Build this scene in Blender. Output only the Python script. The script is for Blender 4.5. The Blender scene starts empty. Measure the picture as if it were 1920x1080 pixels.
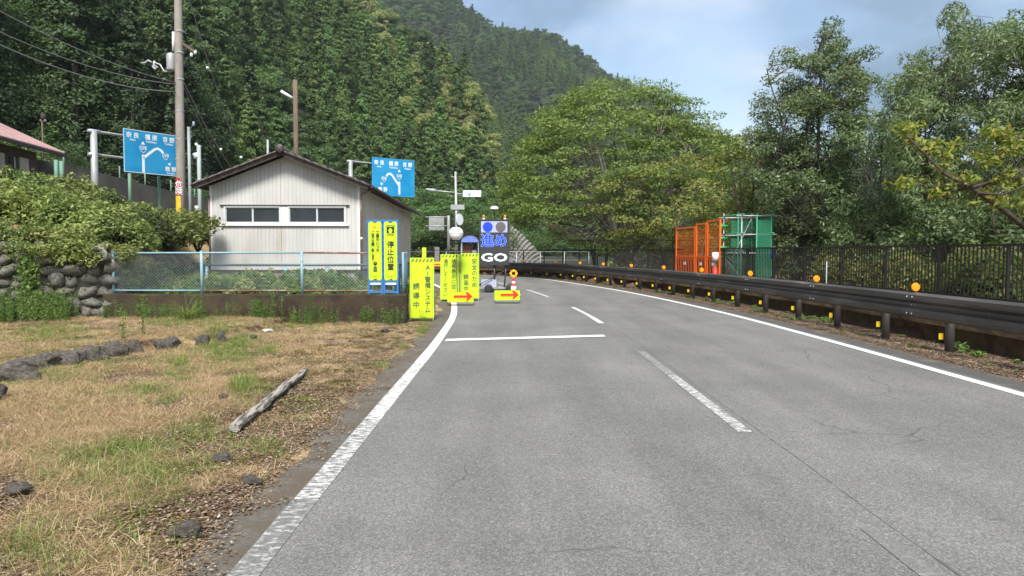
import bpy, math, random
import numpy as np
from mathutils import Vector, Matrix, noise
R = math.radians
SC = bpy.context.scene
C = SC.collection
random.seed(7)
rng = np.random.default_rng(11)

# ------------------------------------------------------------------ camera
F = 1387.0
CAMZ = 1.6
PITCH = math.atan(68 / F)
cam_d = bpy.data.cameras.new('camera')
cam = bpy.data.objects.new('camera', cam_d)
C.objects.link(cam)
cam.location = (0, 0, CAMZ)
cam.rotation_euler = (R(90) - PITCH, 0, 0)
cam_d.sensor_width = 36
cam_d.lens = 36 * F / 1920
cam_d.clip_start = 0.05
cam_d.clip_end = 6000
SC.camera = cam

# ------------------------------------------------------------------ world
SUN_EL, SUN_AZ = 50.0, 182.0          # azimuth clockwise from +Y: behind the camera, to the left
w = bpy.data.worlds.new('World')
SC.world = w
w.use_nodes = True
nt = w.node_tree
nt.nodes.clear()
def wn(t, **k):
    n = nt.nodes.new(t)
    for a, b in k.items():
        setattr(n, a, b)
    return n
out = wn('ShaderNodeOutputWorld')
bg = wn('ShaderNodeBackground')
bg.inputs['Strength'].default_value = 0.095
sky = wn('ShaderNodeTexSky', sky_type='NISHITA')
sky.sun_disc = False
sky.sun_elevation = R(SUN_EL)
sky.sun_rotation = R(SUN_AZ)
sky.air_density = 1.1
sky.dust_density = 1.6
sky.ozone_density = 1.3
tc = wn('ShaderNodeTexCoord')
mp = wn('ShaderNodeMapping')
mp.inputs['Scale'].default_value = (1.0, 1.0, 2.1)
mp.inputs['Location'].default_value = (0.35, 0.1, 0.22)
n1 = wn('ShaderNodeTexNoise')
n1.inputs['Scale'].default_value = 2.3
n1.inputs['Detail'].default_value = 9
n1.inputs['Roughness'].default_value = 0.52
n1.inputs['Distortion'].default_value = 0.25
cr = wn('ShaderNodeValToRGB')
cr.color_ramp.elements[0].position = 0.40
cr.color_ramp.elements[0].color = (0.18, 0.18, 0.18, 1)
cr.color_ramp.elements[1].position = 0.56
cr.color_ramp.elements[1].color = (0.95, 0.95, 0.95, 1)
n2 = wn('ShaderNodeTexNoise')
n2.inputs['Scale'].default_value = 4.2
n2.inputs['Detail'].default_value = 7
n2.inputs['Roughness'].default_value = 0.5
cr2 = wn('ShaderNodeValToRGB')
cr2.color_ramp.elements[0].position = 0.38
cr2.color_ramp.elements[0].color = (1.15, 1.72, 2.45, 1)
cr2.color_ramp.elements[1].position = 0.57
cr2.color_ramp.elements[1].color = (4.3, 4.5, 4.7, 1)
mx = wn('ShaderNodeMix', data_type='RGBA')
L = nt.links.new
L(tc.outputs['Generated'], mp.inputs['Vector'])
L(mp.outputs[0], n1.inputs['Vector'])
mp2 = wn('ShaderNodeMapping')
mp2.inputs['Scale'].default_value = (1.0, 1.0, 1.8)
mp2.inputs['Location'].default_value = (1.3, 0.2, 0.4)
L(tc.outputs['Generated'], mp2.inputs['Vector'])
L(mp2.outputs[0], n2.inputs['Vector'])
L(n1.outputs[0], cr.inputs[0])
L(n2.outputs[0], cr2.inputs[0])
L(cr.outputs[0], mx.inputs[0])
L(sky.outputs[0], mx.inputs[6])
L(cr2.outputs[0], mx.inputs[7])
L(mx.outputs[2], bg.inputs[0])
L(bg.outputs[0], out.inputs[0])

# ------------------------------------------------------------------ sun and exposure
sd = bpy.data.lights.new('sun', 'SUN')
sd.energy = 3.0
sd.angle = R(16)
sd.color = (1.0, 0.95, 0.87)
sun = bpy.data.objects.new('sun', sd)
C.objects.link(sun)
sdir = Vector((math.sin(R(SUN_AZ)) * math.cos(R(SUN_EL)), math.cos(R(SUN_AZ)) * math.cos(R(SUN_EL)), math.sin(R(SUN_EL))))
sun.rotation_euler = (-sdir).to_track_quat('-Z', 'Y').to_euler()
vs = SC.view_settings
vs.view_transform = 'Standard'
vs.look = 'None'
vs.gamma = 1
vs.use_curve_mapping = False
vs.exposure = 1.2
SC.cycles.max_bounces = 6
SC.cycles.transparent_max_bounces = 6
SC.cycles.volume_bounces = 0

# ------------------------------------------------------------------ helpers: placing
def P(px, py, Y):
    dx = (px - 960) / F; up = (540 - py) / F
    fw = math.cos(PITCH) + up * math.sin(PITCH)
    uz = up * math.cos(PITCH) - math.sin(PITCH)
    t = Y / fw
    return Vector((dx * t, Y, CAMZ + uz * t))
def G(px, py, z=0.0):
    dx = (px - 960) / F; up = (540 - py) / F
    fw = math.cos(PITCH) + up * math.sin(PITCH)
    uz = up * math.cos(PITCH) - math.sin(PITCH)
    t = (z - CAMZ) / uz
    return Vector((dx * t, fw * t, z))

def tag(o, label=None, cat=None, group=None, kind=None):
    if label: o['label'] = label
    if cat: o['category'] = cat
    if group: o['group'] = group
    if kind: o['kind'] = kind
    return o
def empty(name, loc=(0, 0, 0), rz=0.0, label=None, cat=None, group=None):
    o = bpy.data.objects.new(name, None)
    o.empty_display_size = 0.2
    C.objects.link(o)
    o.location = loc
    o.rotation_euler = (0, 0, rz)
    return tag(o, label, cat, group)
def link(name, me, parent=None, loc=None, rot=None, sca=None):
    o = bpy.data.objects.new(name, me)
    C.objects.link(o)
    if parent is not None: o.parent = parent
    if loc is not None: o.location = loc
    if rot is not None: o.rotation_euler = rot
    if sca is not None: o.scale = sca
    return o
def copy_tree(o, parent=None):
    c = o.copy(); C.objects.link(c)
    if parent is not None: c.parent = parent
    for ch in [x for x in KIDS.get(o.name, [])]:
        copy_tree(ch, c)
    return c
KIDS = {}
def remember(o):
    for x in C.objects:
        if x.parent is not None:
            KIDS.setdefault(x.parent.name, [])
            if x not in KIDS[x.parent.name]: KIDS[x.parent.name].append(x)

def np_mesh(name, V, Fq, mats=None, midx=None, smooth=False):
    """V (n,3), Fq (m,k) faces of equal size"""
    me = bpy.data.meshes.new(name)
    V = np.asarray(V, dtype=np.float32); Fq = np.asarray(Fq, dtype=np.int32)
    m, k = Fq.shape
    me.vertices.add(len(V)); me.vertices.foreach_set('co', V.ravel())
    me.loops.add(m * k); me.loops.foreach_set('vertex_index', Fq.ravel())
    me.polygons.add(m)
    me.polygons.foreach_set('loop_start', np.arange(0, m * k, k, dtype=np.int32))
    me.polygons.foreach_set('loop_total', np.full(m, k, dtype=np.int32))
    if midx is not None: me.polygons.foreach_set('material_index', np.asarray(midx, dtype=np.int32))
    if smooth: me.polygons.foreach_set('use_smooth', np.ones(m, dtype=bool))
    for x in (mats or []): me.materials.append(x)
    me.update(calc_edges=True)
    return me

class MB:
    def __init__(s): s.v = []; s.f = []; s.m = []; s.mi = 0; s.sm = []
    def face(s, ids, sm=False): s.f.append(tuple(ids)); s.m.append(s.mi); s.sm.append(sm)
    def box(s, x0, x1, y0, y1, z0, z1):
        b = len(s.v)
        s.v += [(x0,y0,z0),(x1,y0,z0),(x1,y1,z0),(x0,y1,z0),(x0,y0,z1),(x1,y0,z1),(x1,y1,z1),(x0,y1,z1)]
        for q in ((0,3,2,1),(4,5,6,7),(0,1,5,4),(1,2,6,5),(2,3,7,6),(3,0,4,7)): s.face([b+i for i in q])
        return s
    def cbox(s, c, sx, sy, sz, rot=None):
        b = len(s.v)
        M = rot if rot is not None else Matrix.Identity(3)
        for dz in (-.5, .5):
            for dx, dy in ((-.5,-.5),(.5,-.5),(.5,.5),(-.5,.5)):
                s.v.append(tuple(Vector(c) + M @ Vector((dx*sx, dy*sy, dz*sz))))
        for q in ((0,3,2,1),(4,5,6,7),(0,1,5,4),(1,2,6,5),(2,3,7,6),(3,0,4,7)): s.face([b+i for i in q])
        return s
    def bar(s, a, b_, w, h=None):
        a = Vector(a); b_ = Vector(b_); h = h or w
        d = (b_ - a).normalized()
        up = Vector((0,0,1)) if abs(d.z) < .95 else Vector((0,1,0))
        x = d.cross(up).normalized(); y = x.cross(d).normalized()
        b = len(s.v)
        for p in (a, b_):
            for i, j in ((-1,-1),(1,-1),(1,1),(-1,1)): s.v.append(tuple(p + x*(i*w/2) + y*(j*h/2)))
        for q in ((0,3,2,1),(4,5,6,7),(0,1,5,4),(1,2,6,5),(2,3,7,6),(3,0,4,7)): s.face([b+i for i in q])
        return s
    def tube(s, pts, r, n=8, cap=True):
        pts = [Vector(p) for p in pts]
        rs = r if isinstance(r, (list, tuple)) else [r]*len(pts)
        rings = []
        px_ = None
        for i, p in enumerate(pts):
            d = (pts[min(i+1, len(pts)-1)] - pts[max(i-1, 0)])
            if d.length < 1e-9: d = Vector((0,0,1))
            d.normalize()
            if px_ is None:
                up = Vector((0,0,1)) if abs(d.z) < .9 else Vector((1,0,0))
                x = d.cross(up).normalized()
            else:
                x = (px_ - d * px_.dot(d))
                x = x.normalized() if x.length > 1e-6 else d.orthogonal().normalized()
            px_ = x
            y = d.cross(x)
            b = len(s.v)
            for k in range(n):
                a = 2*math.pi*k/n
                s.v.append(tuple(p + x*(math.cos(a)*rs[i]) + y*(math.sin(a)*rs[i])))
            rings.append(b)
        for i in range(len(rings)-1):
            for k in range(n):
                k2 = (k+1) % n
                s.face((rings[i]+k, rings[i]+k2, rings[i+1]+k2, rings[i+1]+k), n > 4)
        if cap:
            s.face([rings[0]+k for k in range(n)][::-1]); s.face([rings[-1]+k for k in range(n)])
        return s
    def lathe(s, prof, n=16, c=(0,0,0), cap=True, sm=True):
        rings = []
        for (r, z) in prof:
            b = len(s.v)
            for k in range(n):
                a = 2*math.pi*k/n
                s.v.append((c[0]+r*math.cos(a), c[1]+r*math.sin(a), c[2]+z))
            rings.append(b)
        for i in range(len(rings)-1):
            for k in range(n):
                k2 = (k+1) % n
                s.face((rings[i]+k, rings[i]+k2, rings[i+1]+k2, rings[i+1]+k), sm)
        if cap:
            s.face([rings[0]+k for k in range(n)][::-1]); s.face([rings[-1]+k for k in range(n)])
        return s
    def prism(s, poly, y0, y1):
        """poly of (x,z), extruded along y"""
        n = len(poly); b = len(s.v)
        for y in (y0, y1):
            for x, z in poly: s.v.append((x, y, z))
        s.face([b+i for i in range(n)]); s.face([b+n+i for i in range(n)][::-1])
        for i in range(n):
            j = (i+1) % n
            s.face((b+i, b+n+i, b+n+j, b+j))
        return s
    def strip(s, A, B):
        b = len(s.v); n = len(A)
        s.v += [tuple(p) for p in A] + [tuple(p) for p in B]
        for i in range(n-1): s.face((b+i, b+n+i, b+n+i+1, b+i+1))
        return s
    def mesh(s, name, mats):
        me = bpy.data.meshes.new(name)
        me.from_pydata(s.v, [], s.f)
        for x in (mats if isinstance(mats, (list, tuple)) else [mats]): me.materials.append(x)
        me.polygons.foreach_set('material_index', s.m)
        me.polygons.foreach_set('use_smooth', s.sm)
        me.update()
        return me
    def build(s, name, mats, parent=None, loc=None, rot=None):
        return link(name, s.mesh(name, mats), parent, loc, rot)

# ------------------------------------------------------------------ helpers: materials
def mat(name, col, rough=0.7, metal=0.0, var=None, vscale=4.0, bump=0.0, bscale=40.0, spec=0.5, emit=None, estr=0.0,
        coords='Object', detail=6, lo=0.38, hi=0.62, var2=None, v2scale=1.0, v2lo=0.5, v2hi=0.62, stretch=None):
    m = bpy.data.materials.new(name); m.use_nodes = True
    t = m.node_tree; b = t.nodes['Principled BSDF']
    b.inputs['Roughness'].default_value = rough
    b.inputs['Metallic'].default_value = metal
    b.inputs['Specular IOR Level'].default_value = spec
    b.inputs['Base Color'].default_value = (*col, 1)
    tcn = t.nodes.new('ShaderNodeTexCoord'); src = tcn.outputs[coords]
    if stretch:
        mpn = t.nodes.new('ShaderNodeMapping'); mpn.inputs['Scale'].default_value = stretch
        t.links.new(src, mpn.inputs[0]); src = mpn.outputs[0]
    colout = None
    if var is not None:
        n = t.nodes.new('ShaderNodeTexNoise'); n.inputs['Scale'].default_value = vscale; n.inputs['Detail'].default_value = detail
        n.inputs['Roughness'].default_value = 0.6
        r = t.nodes.new('ShaderNodeValToRGB')
        r.color_ramp.elements[0].position = lo; r.color_ramp.elements[0].color = (*col, 1)
        r.color_ramp.elements[1].position = hi; r.color_ramp.elements[1].color = (*var, 1)
        t.links.new(src, n.inputs['Vector']); t.links.new(n.outputs[0], r.inputs[0])
        colout = r.outputs[0]
        if var2 is not None:
            n3 = t.nodes.new('ShaderNodeTexNoise'); n3.inputs['Scale'].default_value = v2scale; n3.inputs['Detail'].default_value = 8
            r3 = t.nodes.new('ShaderNodeValToRGB')
            r3.color_ramp.elements[0].position = v2lo; r3.color_ramp.elements[0].color = (0,0,0,1)
            r3.color_ramp.elements[1].position = v2hi; r3.color_ramp.elements[1].color = (1,1,1,1)
            mm = t.nodes.new('ShaderNodeMix'); mm.data_type = 'RGBA'
            t.links.new(src, n3.inputs['Vector']); t.links.new(n3.outputs[0], r3.inputs[0]); t.links.new(r3.outputs[0], mm.inputs[0])
            t.links.new(colout, mm.inputs[6]); mm.inputs[7].default_value = (*var2, 1)
            colout = mm.outputs[2]
        t.links.new(colout, b.inputs['Base Color'])
    if bump > 0:
        n2 = t.nodes.new('ShaderNodeTexNoise'); n2.inputs['Scale'].default_value = bscale; n2.inputs['Detail'].default_value = 5
        bp = t.nodes.new('ShaderNodeBump'); bp.inputs['Strength'].default_value = bump; bp.inputs['Distance'].default_value = 0.02
        t.links.new(src, n2.inputs['Vector']); t.links.new(n2.outputs[0], bp.inputs['Height']); t.links.new(bp.outputs[0], b.inputs['Normal'])
    if emit is not None:
        b.inputs['Emission Color'].default_value = (*emit, 1); b.inputs['Emission Strength'].default_value = estr
    return m

def leaf_mat(name, cols, trans=0.35, rough=0.55, objvar=0.25, clump=None):
    """cols: list of leaf colours picked per leaf; objvar: brightness spread from tree to tree"""
    m = bpy.data.materials.new(name); m.use_nodes = True
    t = m.node_tree; b = t.nodes['Principled BSDF']; o = t.nodes['Material Output']
    b.inputs['Roughness'].default_value = rough
    b.inputs['Specular IOR Level'].default_value = 0.35
    g = t.nodes.new('ShaderNodeNewGeometry')
    r = t.nodes.new('ShaderNodeValToRGB')
    r.color_ramp.interpolation = 'LINEAR'
    while len(r.color_ramp.elements) < len(cols): r.color_ramp.elements.new(0.5)
    for i, c in enumerate(cols):
        e = r.color_ramp.elements[i]; e.position = i / max(1, len(cols)-1); e.color = (*c, 1)
    t.links.new(g.outputs['Random Per Island'], r.inputs[0])
    oi = t.nodes.new('ShaderNodeObjectInfo')
    mr = t.nodes.new('ShaderNodeMapRange')
    mr.inputs['To Min'].default_value = 1 - objvar; mr.inputs['To Max'].default_value = 1 + objvar
    t.links.new(oi.outputs['Random'], mr.inputs['Value'])
    hs = t.nodes.new('ShaderNodeHueSaturation')
    mr2 = t.nodes.new('ShaderNodeMapRange'); mr2.inputs['To Min'].default_value = 0.485; mr2.inputs['To Max'].default_value = 0.515
    mul = t.nodes.new('ShaderNodeMath'); mul.operation = 'MULTIPLY'; mul.inputs[1].default_value = 7.31
    fr = t.nodes.new('ShaderNodeMath'); fr.operation = 'FRACT'
    t.links.new(oi.outputs['Random'], mul.inputs[0]); t.links.new(mul.outputs[0], fr.inputs[0]); t.links.new(fr.outputs[0], mr2.inputs['Value'])
    t.links.new(mr2.outputs[0], hs.inputs['Hue'])
    t.links.new(mr.outputs[0], hs.inputs['Value']); t.links.new(r.outputs[0], hs.inputs['Color'])
    col = hs.outputs[0]
    t.links.new(col, b.inputs['Base Color'])
    tr = t.nodes.new('ShaderNodeBsdfTranslucent')
    mixc = t.nodes.new('ShaderNodeMix'); mixc.data_type = 'RGBA'; mixc.blend_type = 'MULTIPLY'; mixc.inputs[0].default_value = 1
    t.links.new(col, mixc.inputs[6]); mixc.inputs[7].default_value = (1.25, 1.3, 0.6, 1)
    t.links.new(mixc.outputs[2], tr.inputs[0])
    ms = t.nodes.new('ShaderNodeMixShader'); ms.inputs[0].default_value = trans
    t.links.new(b.outputs[0], ms.inputs[1]); t.links.new(tr.outputs[0], ms.inputs[2]); t.links.new(ms.outputs[0], o.inputs[0])
    return m

# ------------------------------------------------------------------ helpers: foliage
def leaf_quads(Cn, L_, W_, flat=0.0, droop=0.0, size_var=0.35, r=None, nrm=None, jit=.55):
    """rhombus leaves at centres Cn; flat 0..1 pushes the faces towards horizontal; droop tips the long axis down"""
    r = r or rng
    n = len(Cn)
    d = r.normal(size=(n, 3)); d[:, 2] = d[:, 2] * (1 - flat) - droop
    d /= np.linalg.norm(d, axis=1, keepdims=True) + 1e-9
    q = r.normal(size=(n, 3)); q[:, 2] *= (1 - flat)
    s_ = np.cross(d, q); 
    if flat > 0:
        nz = np.tile(np.array([[0, 0, 1.0]]), (n, 1)) + r.normal(size=(n, 3)) * (1.05 - flat)
        s_ = np.cross(nz, d)
    if nrm is not None:
        nn = nrm/(np.linalg.norm(nrm, axis=1, keepdims=True)+1e-9) + r.normal(size=(n, 3))*jit
        nn /= np.linalg.norm(nn, axis=1, keepdims=True)+1e-9
        d = d - nn*np.sum(d*nn, axis=1, keepdims=True); d /= np.linalg.norm(d, axis=1, keepdims=True)+1e-9
        s_ = np.cross(nn, d)
    s_ /= np.linalg.norm(s_, axis=1, keepdims=True) + 1e-9
    k = 1 + r.uniform(-size_var, size_var, size=(n, 1))
    a = Cn - d * L_ * k * 0.5; b = Cn + d * L_ * k * 0.5
    c1 = Cn - d * L_ * k * .08 + s_ * W_ * k * 0.5; c2 = Cn - d * L_ * k * .08 - s_ * W_ * k * 0.5
    V = np.stack([a, c1, b, c2], axis=1).reshape(-1, 3)
    Fq = np.arange(n * 4).reshape(n, 4)
    return V, Fq
def ball(n, rad, r=None, shell=0.0):
    r = r or rng
    d = r.normal(size=(n, 3)); d /= np.linalg.norm(d, axis=1, keepdims=True) + 1e-9
    q = r.uniform(shell, 1, size=(n, 1)) ** (1/2.2)
    return d * q * np.asarray(rad)[None, :]

def scatter(name, pts, rots, scales, idx, variants, label, group=None, zonly=True):
    """one 'stuff' object: a point mesh whose geometry-nodes tree places the given variant meshes"""
    n = len(pts)
    me = bpy.data.meshes.new(name)
    me.vertices.add(n); me.vertices.foreach_set('co', np.asarray(pts, dtype=np.float32).ravel())
    a = me.attributes.new('rot', 'FLOAT_VECTOR', 'POINT'); a.data.foreach_set('vector', np.asarray(rots, dtype=np.float32).ravel())
    a = me.attributes.new('sca', 'FLOAT', 'POINT'); a.data.foreach_set('value', np.asarray(scales, dtype=np.float32).ravel())
    a = me.attributes.new('idx', 'INT', 'POINT'); a.data.foreach_set('value', np.asarray(idx, dtype=np.int32).ravel())
    o = link(name, me)
    col = bpy.data.collections.new('source_' + name)
    for i, vm in enumerate(variants):
        so = bpy.data.objects.new('v%02d_%s' % (i, name), vm); col.objects.link(so)
    ng = bpy.data.node_groups.new('place_' + name, 'GeometryNodeTree')
    ng.interface.new_socket('Geometry', in_out='INPUT', socket_type='NodeSocketGeometry')
    ng.interface.new_socket('Geometry', in_out='OUTPUT', socket_type='NodeSocketGeometry')
    N = ng.nodes
    gi = N.new('NodeGroupInput'); go = N.new('NodeGroupOutput')
    iop = N.new('GeometryNodeInstanceOnPoints')
    ci = N.new('GeometryNodeCollectionInfo'); ci.inputs['Collection'].default_value = col
    ci.inputs['Separate Children'].default_value = True; ci.inputs['Reset Children'].default_value = True
    def attr(nm, ty):
        q = N.new('GeometryNodeInputNamedAttribute'); q.data_type = ty; q.inputs['Name'].default_value = nm; return q
    ar, as_, ai = attr('rot', 'FLOAT_VECTOR'), attr('sca', 'FLOAT'), attr('idx', 'INT')
    l = ng.links.new
    l(gi.outputs[0], iop.inputs['Points']); l(ci.outputs[0], iop.inputs['Instance'])
    iop.inputs['Pick Instance'].default_value = True
    l(ai.outputs[0], iop.inputs['Instance Index'])
    l(ar.outputs[0], iop.inputs['Rotation'])
    l(as_.outputs[0], iop.inputs['Scale'])
    l(iop.outputs[0], go.inputs[0])
    md = o.modifiers.new('place', 'NODES'); md.node_group = ng
    tag(o, label, None, group, 'stuff')
    return o

TEXTS = []
def text(name, body, size, m, parent, loc, rot=(R(90), 0, 0), align='CENTER', spacing=1.0, xs=1.0, bold=0.0, top=True):
    cu = bpy.data.curves.new(name, 'FONT')
    cu.body = body; cu.size = size; cu.align_x = align; cu.align_y = 'TOP' if top else 'CENTER'
    cu.space_line = spacing; cu.resolution_u = 2
    cu.materials.append(m)
    o = link(name, cu, parent, loc, rot)
    o.scale = (xs, 1, 1)
    TEXTS.append((o, bold))
    return o
def vtext(name, body, *a, **k):
    return text(name, '\n'.join(body), *a, **k)
def finish_texts():
    dg = bpy.context.evaluated_depsgraph_get()
    dg.update()
    for o, bold in TEXTS:
        me = bpy.data.meshes.new_from_object(o.evaluated_get(dg), depsgraph=dg)
        nm = o.name.split('.')[0]
        if bold > 0 and len(me.vertices):                   # heavier strokes: shifted copies, each a hair proud of the last
            V = [v.co.copy() for v in me.vertices]; Fs = [tuple(p.vertices) for p in me.polygons]
            VV, FF = [], []
            for k, (dx, dy) in enumerate(((0, 0), (-1, 0), (1, 0), (0, -1), (0, 1))):
                b0 = len(VV)
                VV += [(v.x+dx*bold, v.y+dy*bold, v.z+.0004*k) for v in V]; FF += [tuple(i+b0 for i in f) for f in Fs]
            me = bpy.data.meshes.new(nm); me.from_pydata(VV, [], FF); me.update()
        n = link(nm, me, o.parent, o.location, o.rotation_euler, o.scale)
        me.materials.clear(); me.materials.append(o.data.materials[0])
        bpy.data.objects.remove(o)

def sstep(a, b, x):
    t = min(1, max(0, (x - a) / (b - a))); return t*t*(3-2*t)
def interp(x, xs, ys):
    return float(np.interp(x, xs, ys))
# ------------------------------------------------------------------ the road's line
CP = [(5.7,-14),(5.72,-6),(5.72,0),(5.72,8),(5.7,14),(5.5,20),(4.75,28),(3.6,35),(1.4,44.5),(-2.2,50.5),(-8,55),(-16,58),(-28,59.5),(-45,60)]
def catmull(P_, n=12):
    out = []
    for i in range(1, len(P_)-2):
        p0, p1, p2, p3 = [np.array(P_[j], float) for j in (i-1, i, i+1, i+2)]
        for k in range(n):
            t = k / n
            out.append(0.5*((2*p1) + (-p0+p2)*t + (2*p0-5*p1+4*p2-p3)*t*t + (-p0+3*p1-3*p2+p3)*t**3))
    out.append(np.array(P_[-2], float))
    return np.array(out)
EDGE = catmull(CP, 24)
seg = np.linalg.norm(np.diff(EDGE, axis=0), axis=1)
S = np.concatenate([[0], np.cumsum(seg)])
step = 0.5
SS = np.arange(0, S[-1], step)
EDGE = np.stack([np.interp(SS, S, EDGE[:, 0]), np.interp(SS, S, EDGE[:, 1])], axis=1)
TAN = np.gradient(EDGE, axis=0); TAN /= np.linalg.norm(TAN, axis=1, keepdims=True)
NRM = np.stack([TAN[:, 1], -TAN[:, 0]], axis=1)       # to the right of travel
def at_s(s, off=0.0, z=0.0):
    i = np.interp(s, SS, np.arange(len(SS)))
    i0 = int(min(len(SS)-2, math.floor(i))); t = i - i0
    e = EDGE[i0]*(1-t) + EDGE[i0+1]*t; n = NRM[i0]*(1-t) + NRM[i0+1]*t
    return Vector((e[0] + n[0]*off, e[1] + n[1]*off, z))
def ang_s(s):
    a = at_s(s-.2); b = at_s(s+.2); return math.atan2(b.y-a.y, b.x-a.x)
def s_of_Y(Y):                                         # valid where the road still runs away from the camera
    k = int(np.argmax(EDGE[:, 1] > 50.4)); return float(np.interp(Y, EDGE[:k, 1], SS[:k]))
def road_uv(X, Y):
    """signed offset to the right of the right-hand edge line, and s"""
    d = (EDGE[:, 0]-X)**2 + (EDGE[:, 1]-Y)**2
    i = int(np.argmin(d))
    v = (X-EDGE[i, 0])*NRM[i, 0] + (Y-EDGE[i, 1])*NRM[i, 1]
    return v, SS[i], math.sqrt(d[i])
W_ROAD = 7.05

# ------------------------------------------------------------------ ground height
def fbm(x, y, sc, o=4):
    return noise.fractal(Vector((x*sc, y*sc, 0.3)), 1.0, 2.0, o)
WALL_A, WALL_B = (-17.0, 14.5), (-9.25, 17.02)          # foot line of the boulder wall on the left
def wall_y(X): return WALL_A[1] + (X-WALL_A[0])/(WALL_B[0]-WALL_A[0])*(WALL_B[1]-WALL_A[1])
def bank(X, Y):
    zb = 1.62 + .23*max(0, -9.3 - X) + .05*fbm(X, Y, .8)
    if Y > 24: zb = min(zb, 1.62 + .23*4.9 + .17*max(0, -14.2-X)) - .06*max(0, Y-27)*(1 if X > -20 else .4)
    return max(zb, .5)
def Hg(X, Y):
    v, s, d = road_uv(X, Y)
    if -W_ROAD - 0.45 < v < 0.6 and d < 9: return -0.03
    z = -0.02 + 0.03*fbm(X, Y, 0.6) + 0.012*fbm(X, Y, 3.0)
    if v >= 0.6 and Y < 64 and X > -30:                   # verge, kerb, walkway, bank to the river
        if v < 2.3: z = -0.02 - 0.05*sstep(0.6, 1.5, v) + 0.03*fbm(X, Y, 2.0)
        elif v < 3.6: z = 0.42
        else: z = 0.42 - 7.0*sstep(3.6, 16, v) + 0.25*fbm(X, Y, .3)
        if v > 2.0:
            z = z
        return z
    # left side
    if X < -9.2 and wall_y(X) < Y:
        k = sstep(wall_y(X), wall_y(X)+.25, Y)
        side = sstep(-9.3, -11.2, X) if Y > 17.3 else 1.0
        z2 = .5 + (bank(X, Y)-.5)*side
        z = z + (z2 - z)*k
    elif X < -2.5 and Y > 16.95:
        z = z + .5*sstep(16.95, 17.05, Y)*(sstep(-2.55, -2.7, X) if Y < 22 else sstep(-3.4, -4.6, X))
    if X < -5.2 and 8 < Y < 16.9:                         # the little terrace behind the row of stones
        edge = interp(X, [-14, -9, -6.9, -6.3, -5.4, -5.2], [7.0, 8.4, 10.6, 12.0, 13.2, 14.0])
        z += 0.13*sstep(edge-.05, edge+.3, Y)
    return z

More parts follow.
